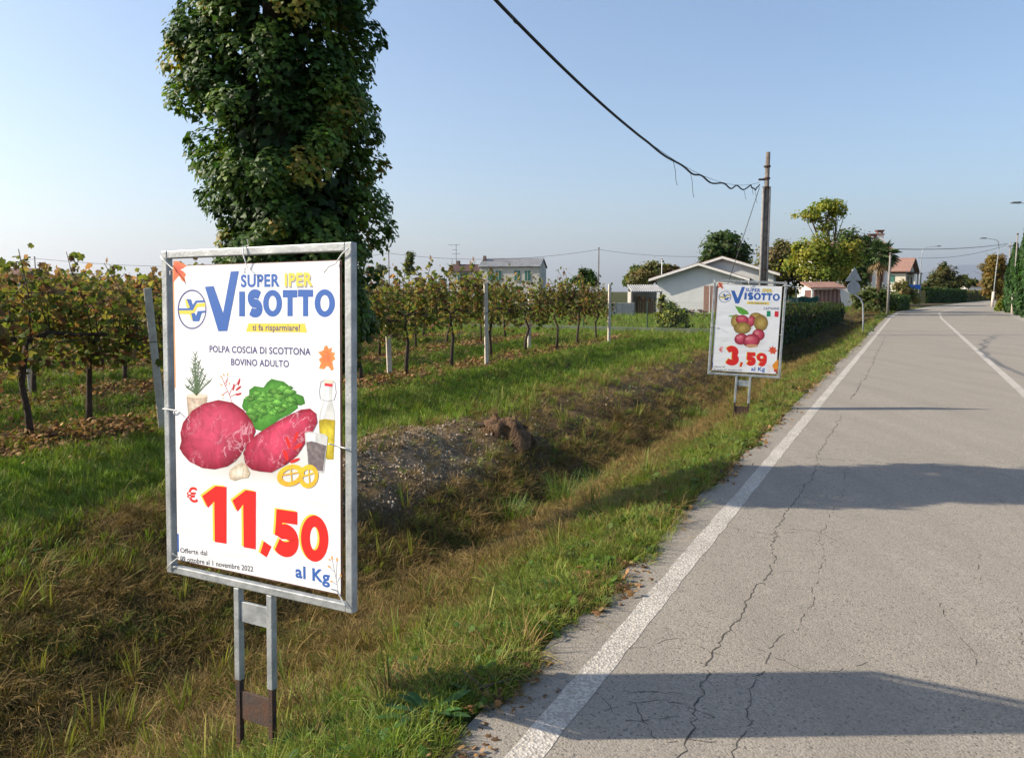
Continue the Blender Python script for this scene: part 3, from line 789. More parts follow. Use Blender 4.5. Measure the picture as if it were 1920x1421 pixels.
def header(pr_, lf=None):
    leaf1 = [(145, 235), (175, 235), (215, 253), (240, 268), (215, 287), (192, 297), (215, 308), (235, 330), (224, 350), (232, 392), (205, 375), (185, 340), (160, 365), (140, 395)]
    put_shaded(pr_, 'printed_leaf', mp(A1, leaf1), (.62, .09, .05), (.76, .2, .08), A1(178, 300))
    pr_.put('logo_halo', [], 'pale', [(mp(A1, ell(278, 580, 112, 152)), mp(A1, ell(278, 580, 103, 141)))])
    pr_.put('logo_ring', [], 'navy', [(mp(A1, ell(278, 580, 103, 141, 40)), mp(A1, ell(278, 580, 95, 131, 40)))])
    pr_.put('logo_mark', [mp(A1, [(228, 512), (238, 505), (262, 566), (248, 576), (240, 572)]), mp(A1, [(183, 588), (285, 588), (303, 540), (372, 532), (374, 560), (318, 562), (300, 592), (283, 615), (187, 612)]), mp(A1, [(260, 617), (271, 607), (290, 662), (276, 660)])], 'yellow')
    pr_.put('logo_mark', [mp(A1, [(238, 505), (270, 508), (284, 548), (303, 517), (362, 514), (369, 528), (312, 532), (284, 586), (182, 587), (182, 573), (248, 572), (262, 566)]), mp(A1, [(271, 606), (298, 606), (305, 628), (318, 592), (373, 588), (371, 602), (347, 606), (328, 665), (284, 665)])], 'blue')
    pr_.put('headline_letter', [mp(A1, [(370, 418), (432, 412), (500, 605), (555, 308), (614, 303), (530, 733), (466, 735)])], 'blue')
    for ch, box, w in (('I', (616, 450, 657, 628), .3), ('S', (677, 440, 784, 630), .34), ('O', (788, 437, 925, 630), .29), ('T', (930, 437, 1035, 625), .36), ('T', (1040, 434, 1150, 625), .34), ('O', (1160, 430, 1308, 630), .28)):
        put_glyph(pr_, 'headline_letter', ch, A1, box, 'blue', w)
    put_text(pr_, 'headline_text', 'SUPER', A1(628, 416), A1(908, 410), A1(628, 330), 'blue', .036)
    put_text(pr_, 'headline_text', 'IPER', A1(946, 412), A1(1150, 408), A1(946, 320), 'grey', .04, dx=.002, dy=-.003)
    put_text(pr_, 'headline_text', 'IPER', A1(944, 408), A1(1146, 402), A1(944, 316), 'yellow', .036)
    pr_.put('slogan_band', [mp(A1, [(682, 678), (1090, 678), (1106, 742), (664, 738)])], 'yellow')
    put_text(pr_, 'slogan_text', 'ti fa risparmiare!', A1(712, 728), A1(1055, 730), A1(712, 685), 'navy', .022)
def sprig(pr_, f, stem, leaves, berries, li='leafred', bi='berry', w=.0022):
    q = []
    for line in stem: q += stroke(mp(f, line), w)
    pr_.put('printed_sprig', q, li)
    if leaves: pr_.put('printed_sprig', [mp(f, ell(x, y, rx, ry, 10, r)) for x, y, rx, ry, r in leaves], li)
    if berries: pr_.put('printed_sprig', [mp(f, ell(x, y, rx, ry, 8, r)) for x, y, rx, ry, r in berries], bi)
def poster_meat(pr_):
    rng = random.Random(3)
    header(pr_)
    put_text(pr_, 'product_text', 'POLPA COSCIA DI SCOTTONA', A1(403, 884), A1(1132, 904), A1(403, 838), 'navy', .022)
    put_text(pr_, 'product_text', 'BOVINO ADULTO', A1(558, 977), A1(975, 991), A1(558, 931), 'navy', .022)
    leaf2 = [(1248, 830), (1262, 858), (1288, 850), (1280, 880), (1310, 888), (1300, 910), (1312, 932), (1288, 950), (1300, 1005), (1282, 1016), (1262, 985), (1245, 985), (1228, 1006), (1192, 1000), (1205, 962), (1190, 935), (1212, 915), (1185, 882), (1207, 876), (1225, 868), (1230, 845)]
    put_shaded(pr_, 'printed_leaf', mp(A1, leaf2), (.78, .17, .06), (.74, .27, .07), A1(1250, 920))
    # herb in a pot
    put_shaded(pr_, 'printed_pot', mp(A1, [(238, 1205), (250, 1345), (380, 1345), (387, 1190), (320, 1205)]), (.66, .54, .43), (.40, .29, .21), A1(290, 1270))
    pr_.put('printed_pot', [mp(A1, ell(312, 1197, 75, 17))], 'rim')
    q = []
    for tx, ty in ((300, 910), (345, 1015), (255, 1090), (405, 1095), (280, 1010), (325, 960), (370, 1060), (240, 1140), (290, 950)):
        n = 9
        for k in range(n):
            u = (k + 1) / n; x = 310 + (tx - 310) * u ** 1.2; y = 1195 + (ty - 1195) * u
            for e in (-1, 1): q += stroke(mp(A1, [(x, y), (x + e * rng.uniform(10, 24), y - rng.uniform(14, 34))]), [.0045, .0012])
        q += stroke(mp(A1, [(310, 1195), (310 + (tx - 310) * .4, 1195 + (ty - 1195) * .5), (tx, ty)]), .0032)
    pr_.put('printed_herb', q, 'herb')
    sprig(pr_, A1, [[(575, 1275), (545, 1190), (505, 1100), (490, 1060)], [(545, 1190), (560, 1150), (600, 1110), (618, 1075)], [(520, 1130), (535, 1060)], [(550, 1205), (600, 1180)], [(530, 1165), (495, 1190)], [(510, 1110), (530, 1080)]],
          [(612, 1185, 24, 8, -.3), (610, 1143, 26, 8, -.7), (614, 1098, 28, 7, -1.3), (575, 1135, 26, 7, -1.4)], [(505, 1047, 12, 5, 1.3), (532, 1045, 12, 5, 1.6), (486, 1062, 12, 5, 1.0), (495, 1192, 10, 5, .2), (488, 1118, 12, 5, .6), (545, 1110, 10, 5, 1.6), (500, 1215, 9, 4, 0)])
    put_shaded(pr_, 'printed_shadow', mp(B1, [(130, 440), (140, 540), (230, 640), (430, 690), (640, 690), (820, 740), (960, 710), (1018, 600), (1015, 500), (880, 400), (500, 400), (250, 390)]), (.50, .45, .37), (.82, .82, .825), B1(560, 540), 'photo2', 9, .8)
    # lettuce behind the meat
    let = [(490, 240), (500, 200), (530, 180), (530, 150), (560, 128), (610, 137), (628, 110), (655, 88), (690, 97), (722, 103), (750, 125), (775, 160), (800, 172), (832, 185), (842, 225), (818, 236), (796, 215), (802, 250), (760, 282), (700, 312), (655, 345), (600, 378), (560, 365), (540, 320), (530, 280), (500, 260)]
    put_shaded(pr_, 'printed_lettuce', mp(B1, let), (.12, .36, .05), (.04, .2, .02), B1(650, 210))
    for k in range(60):
        x = rng.uniform(525, 775); y = rng.uniform(135, 320)
        if y > 210 + (775 - x) * .55 + 20: continue
        r = rng.uniform(14, 40); blob = [(x + r * (1 + .35 * math.sin(a * 3 + k)) * math.cos(a), y + r * .6 * (1 + .3 * math.sin(a * 5 + k * 2)) * math.sin(a)) for a in [i * .45 for i in range(14)]]
        g = rng.uniform(.6, 1.3); put_shaded(pr_, 'printed_lettuce', mp(B1, blob), (.2 * g, .5 * g, .08 * g), (.02 * g, .13 * g, .012 * g), B1(x - r * .3, y - r * .3), rings=4, power=1.2)
    # two pieces of meat
    m1 = [(150, 385), (165, 330), (215, 265), (280, 225), (360, 205), (440, 220), (500, 262), (545, 322), (567, 375), (552, 420), (512, 455), (482, 510), (455, 542), (410, 572), (340, 588), (270, 580), (200, 545), (165, 505), (145, 472), (156, 430)]
    m2 = [(497, 500), (520, 442), (580, 390), (660, 340), (740, 295), (820, 258), (870, 252), (903, 280), (910, 330), (880, 390), (840, 450), (800, 510), (740, 560), (655, 606), (590, 600), (545, 590), (510, 560)]
    def shrink(q, k, cx, cy): return [(cx + (x - cx) * k, cy + (y - cy) * k) for x, y in q]
    put_shaded(pr_, 'printed_meat', mp(B1, m1), (.62, .07, .145), (.26, .008, .03), B1(325, 330), 'meatphoto', 9, 2.2)
    def marble(n, cx, cy, rx, ry, rot, seed):
        rg = random.Random(seed); q = []
        for k in range(n):
            a = rg.uniform(0, 6.28); r = math.sqrt(rg.random()); x = r * rx * math.cos(a); y = r * ry * math.sin(a)
            L = rg.uniform(10, 46); b = a + 1.57 + rg.uniform(-.6, .6); line = []
            for j in range(5):
                line.append((x + L * (j / 4 - .5) * math.cos(b) + rg.uniform(-4, 4), y + L * .7 * (j / 4 - .5) * math.sin(b) + rg.uniform(-4, 4)))
            line = [(cx + u * math.cos(rot) - v * math.sin(rot), cy + u * math.sin(rot) + v * math.cos(rot)) for u, v in line]
            q += stroke(mp(B1, line), [.0006, rg.uniform(.001, .004), rg.uniform(.001, .005), .002, .0005])
        return q
    put_shaded(pr_, 'printed_meat', mp(B1, m2), (.62, .06, .13), (.27, .008, .03), B1(690, 400), 'meatphoto', 9, 2.2)
    sprig(pr_, B1, [[(725, 560), (745, 500), (790, 420)]], [(735, 510, 34, 11, 1.2), (748, 440, 34, 10, 1.3), (792, 408, 30, 9, -1.2), (802, 462, 30, 10, -.6), (785, 540, 30, 9, -.4)], [], 'red')
    # bottle, glass, peppers, garlic
    pr_.put('printed_bottle', [mp(B1, [(946, 120), (994, 120), (990, 205), (1004, 260), (1010, 330), (1001, 536), (962, 534), (924, 440), (917, 330), (925, 268), (944, 215)])], 'glass')
    pr_.put('printed_bottle', [mp(B1, [(952, 128), (975, 128), (972, 210), (958, 260), (935, 320), (930, 290), (950, 215)])], 'paper')
    put_shaded(pr_, 'printed_oil', mp(B1, [(919, 318), (950, 310), (1009, 318), (1001, 536), (962, 534), (924, 440)]), (.66, .55, .05), (.36, .26, .012), B1(970, 420))
    pr_.put('printed_bottle', [mp(B1, [(946, 90), (998, 94), (996, 124), (948, 120)])], 'rim'); pr_.put('printed_bottle', [mp(B1, [(950, 112), (996, 116), (994, 132), (952, 128)])], 'flagred')
    pr_.put('printed_clasp', stroke(mp(B1, [(948, 96), (930, 105), (921, 155), (926, 200)]), .0028) + stroke(mp(B1, [(998, 100), (1008, 110), (1015, 165), (1003, 206)]), .0028) + stroke(mp(B1, [(926, 200), (960, 212), (1003, 206)]), .002), 'grey')
    pr_.put('printed_glass', [mp(B1, [(840, 388), (860, 380), (905, 385), (955, 396), (970, 412), (945, 608), (905, 606), (858, 588)])], 'glass')
    pr_.put('printed_glass', [mp(B1, [(848, 395), (862, 388), (900, 393), (900, 440), (852, 430)])], 'paper')
    pr_.put('printed_pepper', [mp(B1, [(850, 440), (880, 432), (920, 445), (962, 458), (942, 598), (905, 596), (863, 580)])], 'pepper')
    for cx, cy, rx, ry, rt in ((862, 628, 54, 66, .2), (762, 622, 78, 58, -.35)):
        pr_.put('printed_pepper_ring', [], 'ring', [(mp(B1, ell(cx, cy, rx, ry, 30, rt)), mp(B1, ell(cx, cy, rx * .62, ry * .58, 30, rt)))])
        pr_.put('printed_pepper_ring', stroke(mp(B1, [(cx - rx * .7, cy), (cx + rx * .6, cy - ry * .3)]), .005) + stroke(mp(B1, [(cx, cy - ry * .7), (cx + 6, cy + ry * .7)]), .005), 'ring')
    put_shaded(pr_, 'printed_garlic', mp(B1, [(425, 592), (450, 572), (490, 550), (515, 565), (536, 610), (524, 633), (480, 640), (450, 651), (425, 640), (418, 612)]), (.80, .74, .62), (.52, .40, .26))
    pr_.put('printed_garlic', stroke(mp(B1, [(455, 575), (462, 605), (455, 640)]), .002) + stroke(mp(B1, [(490, 552), (500, 590), (490, 630)]), .002), 'pot')
    # the price
    put_text(pr_, 'price_sign', '\u20ac', B1(188, 766), B1(248, 768), B1(188, 690), 'red', .02)
    one_a = [(270, 735), (345, 680), (405, 685), (405, 998), (340, 988), (337, 765), (302, 800)]; one_b = [(437, 760), (512, 703), (568, 712), (567, 1030), (500, 1018), (497, 782), (466, 822)]
    com = [(612, 985), (655, 1015), (627, 1075), (592, 1050)]
    for ink_, dx, dy in (('yellow', -11, -7), ('red', 0, 0)):
        for q in (one_a, one_b, com): pr_.put('price_digit', [mp(B1, [(x + dx, y + dy) for x, y in q])], ink_)
        put_glyph(pr_, 'price_digit', '5', B1, (668, 806, 806, 1052), ink_, .34, 20, dx, dy)
        put_glyph(pr_, 'price_digit', '0', B1, (818, 838, 972, 1095), ink_, .33, 12, dx, dy)
    tag(put_text(pr_, 'unit_text', 'al Kg', B1(788, 1184), B1(980, 1222), B1(788, 1117), 'blue', .03), kind='stuff')
    put_text(pr_, 'offer_text', 'Offerte dal', B1(150, 1045), B1(298, 1062), B1(150, 1019), 'black', .012)
    put_text(pr_, 'offer_text', '09 ottobre al 1 novembre 2022', B1(150, 1090), B1(553, 1153), B1(150, 1063), 'black', .012)
    sprig(pr_, B1, [[(1030, 1290), (1015, 1200), (992, 1085)], [(1015, 1200), (1020, 1100)], [(1008, 1160), (978, 1130)], [(1020, 1230), (990, 1210)], [(1022, 1215), (1040, 1180)]], [], [(992, 1080, 12, 6, 1.4), (1020, 1090, 12, 6, 1.5), (976, 1128, 10, 6, .4), (988, 1210, 9, 5, 0), (1040, 1178, 10, 5, 1.2), (978, 1090, 9, 5, 1.)], 'grey')
def poster_chestnut(pr_):
    rng = random.Random(8)
    header(pr_)
    f = C2
    put_shaded(pr_, 'printed_shadow', mp(f, ell(500, 725, 160, 60)), (.5, .47, .44), (.82, .82, .825), None, 'photo2', 8, .8)
    pr_.put('printed_leaf', [mp(f, [(360, 398), (420, 412), (470, 442), (486, 470), (430, 480), (398, 462), (380, 430)]), mp(f, [(300, 492), (330, 482), (365, 486), (345, 498)])], 'g2')
    def burr(cx, cy, rx, ry, ink_):
        put_shaded(pr_, 'printed_burr', mp(f, ell(cx, cy, rx, ry)), (.5, .36, .1), (.2, .12, .03)); q = []
        for k in range(60):
            a = rng.uniform(0, 6.28); r0 = rng.uniform(.3, .9); r1 = r0 + rng.uniform(.2, .4)
            q += stroke(mp(f, [(cx + rx * r0 * math.cos(a), cy + ry * r0 * math.sin(a)), (cx + rx * r1 * math.cos(a + .1), cy + ry * r1 * math.sin(a + .1))]), [.005, .0015])
        pr_.put('printed_burr', q, 'burr2' if ink_ == 'burr' else 'burr')
    def nut(cx, cy, rx, ry, rt):
        put_shaded(pr_, 'printed_chestnut', mp(f, ell(cx, cy, rx, ry, 20, rt)), (.66, .10, .16), (.22, .01, .025), f(cx - rx * .2, cy - ry * .25))
        pr_.put('printed_chestnut', [mp(f, ell(cx - rx * .25, cy - ry * .35, rx * .45, ry * .28, 16, rt))], 'nutlight')
    burr(545, 495, 55, 38, 'burr'); burr(375, 535, 45, 60, 'burr')
    nut(428, 522, 58, 42, .1); nut(505, 535, 36, 50, .3)
    burr(590, 550, 62, 72, 'burr2'); burr(430, 595, 75, 52, 'burr2')
    nut(570, 655, 55, 52, .4); nut(420, 692, 58, 50, -.2); nut(510, 708, 75, 60, -.15)
    pr_.put('printed_chestnut', [mp(f, ell(515, 752, 55, 14))], 'nutbase')
    put_text(pr_, 'product_text', 'CASTAGNE', f(612, 430), f(748, 430), f(612, 409), 'navy', .02)
    pr_.put('printed_flag', [mp(f, [(640, 442), (673, 442), (672, 492), (639, 492)])], 'flaggreen'); pr_.put('printed_flag', [mp(f, [(710, 444), (745, 444), (743, 495), (708, 494)])], 'flagred')
    put_text(pr_, 'price_sign', '\u20ac', f(232, 803), f(268, 805), f(232, 762), 'red', .015)
    for ink_, dx, dy in (('yellow', -6, -3), ('red', 0, 0)):
        put_glyph(pr_, 'price_digit', '3', f, (292, 758, 405, 916), ink_, .34, 4, dx, dy)
        put_glyph(pr_, 'price_digit', ',', f, (412, 898, 442, 938), ink_, .3, 0, dx, dy)
        put_glyph(pr_, 'price_digit', '5', f, (468, 808, 552, 922), ink_, .36, 4, dx, dy)
        put_glyph(pr_, 'price_digit', '9', f, (558, 814, 648, 930), ink_, .34, 4, dx, dy)
    tag(put_text(pr_, 'unit_text', 'al Kg', f(512, 972), f(632, 978), f(512, 938), 'blue', .03), kind='stuff')
    put_text(pr_, 'offer_text', 'Offerte dal', f(190, 940), f(285, 941), f(190, 928), 'black', .01)
    put_text(pr_, 'offer_text', '09 ottobre al 1 novembre 2022', f(190, 964), f(435, 973), f(190, 951), 'black', .01)
    pr_.put('printed_leaf', [mp(f, [(697, 752), (706, 772), (724, 764), (722, 785), (740, 795), (722, 808), (716, 832), (700, 818), (682, 830), (676, 808), (656, 800), (672, 788), (668, 766), (688, 770)])], 'orange')
    pr_.put('printed_pumpkin', [mp(f, [(748, 876), (720, 895), (697, 925), (703, 955), (722, 968), (745, 965)])], 'pumpkin')
    pr_.put('printed_leaf', [mp(f, [(712, 960), (735, 968), (743, 998), (722, 985), (708, 978)])], 'leafred')
    pr_.put('printed_sprig', [mp(f, ell(660 + 12 * (k % 4), 930 + 17 * (k // 4) + 5 * (k % 2), 3.5, 3, 8)) for k in range(14)], 'pumpkin')

def make_sign(loc, yaw, lean, roll, label, art, leg_x, ztop_ground, seed):
    rng = random.Random(seed)
    root = bpy.data.objects.new('poster_sign', None)
    root.rotation_euler = (Matrix.Rotation(yaw, 3, 'Z') @ Matrix.Rotation(lean, 3, 'X') @ Matrix.Rotation(roll, 3, 'Y')).to_euler()
    Rm = root.rotation_euler.to_matrix()
    c = Vector(loc); zb = -SH / 2 - ztop_ground          # local height of the ground under the sign
    root.location = c + Rm @ Vector((0, 0, zb)); link(root); tag(root, label, 'sign', 'poster signs on the verge')
    Z = -zb
    w, h, b = SW / 2, SH / 2, .029
    for lo, hi in (((-w, -b / 2, -h), (-w + b, b / 2, h)), ((w - b, -b / 2, -h), (w, b / 2, h)), ((-w + b, -b / 2 + .0015, h - b), (w - b, b / 2 - .0015, h)), ((-w + b, -b / 2 + .0015, -h), (w - b, b / 2 - .0015, -h + b))):
        MB().box((lo[0], lo[1], lo[2] + Z), (hi[0], hi[1], hi[2] + Z)).build('frame_bar', M['galv'], root, bevel=.004)
    xa, xb = leg_x
    zg = -.55
    for x in (xa, xb):
        MB().box((x - .013, -.013, Z - h - .345), (x + .013, .013, Z - h - .001)).build('upper_post', M['galv'], root, bevel=.003)
        MB().box((x - .0105, -.0105, zg), (x + .0105, .0105, Z - h - .34)).build('lower_post', M['rust'], root, bevel=.002)
    MB().box((xa + .0135, -.006, Z - h - .125), (xb - .0135, .006, Z - h - .05)).build('upper_plate', M['galv'], root, bevel=.002)
    MB().box((xa + .011, -.005, Z - h - .49), (xb - .011, .005, Z - h - .385)).build('lower_plate', M['rustplate'], root, bevel=.002)
    # printed sheet, slightly bowed and cut a little uneven
    mb = MB(); nx, nz = 10, 14
    x0, x1, z0, z1 = -w + .052, w - .056, -h + .055, h - .058
    for j in range(nz + 1):
        for i in range(nx + 1):
            x = x0 + (x1 - x0) * i / nx; z = z0 + (z1 - z0) * j / nz
            mb.v.append(Vector((x, 0, z)))
    for j in range(nz):
        for i in range(nx):
            a = j * (nx + 1) + i; mb.f.append([a, a + 1, a + nx + 2, a + nx + 1])
    po = mb.build('poster', I['paper2'], root); po.location = (0, -.006, Z)
    MB().box((x0 - .004, .0, z0 - .005), (x1 + .005, .004, z1 + .003)).build('backing_board', I['brown'], root, loc=(0, -.004, Z))
    pr_ = Print(po)
    pr_.put('printed_edge', [[(x0, .1), (x0 + .006, .1), (x0 + .006, z1), (x0, z1)]], 'berry')
    pr_.put('printed_edge', [[(x0, z0 + .1), (x0 + .008, z0 + .1), (x0 + .008, z0 + .03), (x0, z0 + .03)]], 'blue')
    art(pr_)
    # ties
    def tie(p, q, tail):
        pts = [(p[0], -.022, p[1]), ((p[0] * .6 + q[0] * .4), -.024, (p[1] * .6 + q[1] * .4) + .002), (q[0], -.012, q[1]), (q[0] + tail[0] * .5, -.03, q[1] + tail[1] * .5 + .004), (q[0] + tail[0], -.034, q[1] + tail[1])]
        MB().tube([(x, y, z + Z) for x, y, z in pts], .0024, 6).build('cable_tie', M['tie'], root, True)
    tie((-w + .006, h - .02), (x0 + .012, z1 - .012), (.008, -.022)); tie((w - .006, h - .022), (x1 - .012, z1 - .01), (-.03, -.03))
    tie((-w + .004, .02), (x0 + .016, .016), (.012, -.012)); tie((w - .004, -.06), (x1 - .012, -.055), (-.016, .008))
    tie((-.02, h - .004), (-.012, z1 - .014), (.012, -.02)); tie((-w + .012, -h + .02), (x0 + .012, z0 + .012), (-.004, .02)); tie((w - .01, -h + .02), (x1 - .01, z0 + .012), (-.012, .012))
    # loop of string over the top bar
    MB().tube([(-.02, -.02, h + Z - .04), (-.022, -.021, h + Z + .002), (-.018, 0, h + Z + .004), (-.016, -.006, h + Z + .026)], .0026, 6).build('string_loop', M['tie'], root, True)
    return root
make_sign((-.912, 2.795, 1.045), -.488, -.041, -.009, 'large near poster sign with two cuts of red meat priced 11,50', poster_meat, (-.085, .075), .6, 1)
make_sign((3.0, 10.23, 1.03), -.2, -.05, .042, 'farther poster sign with chestnuts priced 3,59 beside the road', poster_chestnut, (-.085, .085), .58, 2)

# ================================================================== IVY-COVERED POLE AND THE CABLE
def ivy_pole():
    rng = np.random.RandomState(21)
    bx, by = -1.74, 6.15
    g = hz(bx, by)
    root = empty('ivy_covered_pole', (bx, by, g), 0, 'tall utility pole wholly covered by a dark green column of ivy', 'ivy')
    MB().tube([(0, 0, -.4), (0, 0, 2.5), (.0, 0, 6.0)], [.11, .1, .085], 12).build('pole', M['wood_grey'], root, True)
    # climbing stems
    for k in range(7):
        a = k * .9; pts = []
        for j in range(14):
            z = j * .4; a += rng.uniform(-.25, .3); r = .13 + .02 * rng.rand() + .02 * z
            pts.append((r * math.cos(a), r * math.sin(a), z - .1))
        MB().tube(pts, np.linspace(.035, .012, 14) * rng.uniform(.6, 1.2), 6).build('ivy_stem', M['bark'], root, True)
    # half width and centre of the column, by height
    Z = [0.6, 1.0, 1.2, 1.5, 1.8, 2.2, 2.8, 3.2, 3.6, 4.4, 5.2, 5.9]
    Wd = [.12, .28, .34, .42, .52, .53, .53, .57, .57, .55, .46, .28]
    Cx = [.14, .16, .15, .13, .12, .09, .06, -.01, .0, 0.02, 0, 0]
    L = []
    n = 460
    for k in range(n):
        z = 1.0 + 4.95 * (k + rng.rand()) / n
        w = np.interp(z, Z, Wd); cx = np.interp(z, Z, Cx)
        a = rng.uniform(0, 6.283); prot = rng.choice([.75, .9, 1.0, 1.1, 1.2], p=[.2, .26, .28, .18, .08])
        c = np.array([cx + w * prot * math.cos(a), w * prot * math.sin(a), z])
        out = np.array([math.cos(a), math.sin(a), .25])
        R = rng.uniform(.09, .22)
        m = int(128 * (R / .15) ** 2)
        q = rng.normal(size=(m, 3)); q /= np.linalg.norm(q, axis=1, keepdims=True)
        q = q + out * .5
        q /= np.linalg.norm(q, axis=1, keepdims=True)
        P = c + q * np.array([R, R, R * .85]) * rng.uniform(.45, 1.0, (m, 1)) ** .5
        P[:, 2] -= .06 * rng.rand(m)
        D = q * .6 + np.array([0, 0, .55]) + out * .4 + rng.normal(0, .35, (m, 3))
        tone = rng.rand()
        if tone < .5: cols = [(.04, .085, .014), (.055, .11, .018), (.03, .065, .012)]
        elif tone < .88: cols = [(.08, .14, .02), (.11, .165, .025), (.055, .11, .017)]
        else: cols = [(.17, .2, .03), (.22, .2, .035), (.12, .17, .025), (.28, .2, .04)]
        L.append(leaf_cloud(P, D, .043 * rng.uniform(.5, 1.35, m), 'ivy', pick(rng, cols, m, .3), rng, .3, 1.05, .25))
    # inner leaves so that the column is closed
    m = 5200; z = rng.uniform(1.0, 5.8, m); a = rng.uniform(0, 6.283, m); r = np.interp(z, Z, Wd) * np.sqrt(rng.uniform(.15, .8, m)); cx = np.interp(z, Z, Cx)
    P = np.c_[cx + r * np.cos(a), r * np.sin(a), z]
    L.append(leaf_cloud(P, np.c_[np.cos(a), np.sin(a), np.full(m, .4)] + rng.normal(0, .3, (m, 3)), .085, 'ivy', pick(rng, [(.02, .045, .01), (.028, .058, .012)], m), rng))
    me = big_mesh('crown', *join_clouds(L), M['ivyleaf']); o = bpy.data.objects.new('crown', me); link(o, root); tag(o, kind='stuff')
    return root
ivy_pole()

def sag(a, b, dip, n=24, wob=0.0, rng=None):
    a = Vector(a); b = Vector(b); P = []
    for i in range(n + 1):
        k = i / n; p = a.lerp(b, k); p.z -= dip * 4 * k * (1 - k)
        P.append(p)
    return P
POLE = base(1429, 27.8)
def utility_pole():
    g = on_ground(POLE)
    root = empty('utility_pole', g, 0, 'grey wooden utility pole rising behind the chestnut poster', 'pole')
    H = 6.2 - g.z
    MB().tube([(.02, 0, -.5), (.02, 0, 3), (.045, 0, H)], [.1, .09, .072], 12).build('pole', M['wood_grey'], root, True)
    MB().tube([(-.1, -.05, -.4), (-.085, -.05, H - 1.15)], .045, 8).build('side_stay', M['pole_grey'], root, True)
    MB().tube([(.135, -.04, -.4), (.13, -.04, H - 1.15)], .04, 8).build('side_stay', M['pole_grey'], root, True)
    for z in (H - 1.2, H - .9, H - .5, 2.2): MB().tube([(.03, 0, z), (.03, 0, z + .05)], .115, 12).build('strap', M['rust'], root)
    MB().box((-.25, -.03, H - .94), (.1, .03, H - .88)).build('bracket', M['rust'], root)
    return root
utility_pole()
def cable():
    A = at(1424, 343, 27.75); B = Vector((-1.74, 6.15, 5.35))
    root = empty('overhead_cable', A, 0, 'thick black cable sagging from the ivy covered pole to the wooden pole', 'cable')
    n = 120; P = []; Q = []
    rng = random.Random(4)
    for i in range(n + 1):
        k = i / n; p = A.lerp(B, k); p.z -= 1.35 * 4 * k * (1 - k) * .78
        q = p.copy()
        loose = max(0, 1 - k / .62)
        p.z -= loose * (.09 * (1 + math.sin(k * 62 + .6 * math.sin(k * 31))) * (1.25 - .5 * loose)) + (.1 if .03 < k < .07 else 0)
        P.append(p - A); Q.append(q - A + Vector((0, 0, .012)))
    MB().tube(P, .021, 8).build('cable', M['cable'], root, True)
    MB().tube(Q, .005, 5).build('support_wire', M['wire'], root)
    for i, L in ((52, .55), (60, .5), (16, .3), (9, .3), (5, .45), (100, .12)):
        p = P[i]; MB().tube([p, p + Vector((.05, 0, -L * .4)), p + Vector((.07, .02, -L * .8)), p + Vector((.1, .02, -L))], .006, 5).build('loose_strand', M['wire'], root)
    g = POLE + Vector((-.6, -.1, .0))
    return root
cable()
gw = empty('guy_wire', on_ground(base(1335, 27.6)), 0, 'thin slanting guy wire left of the wooden utility pole', 'wire')
MB().tube([(0, 0, 0), at(1424, 352, 27.7) - gw.location], .012, 5).build('stay', M['wire'], gw)

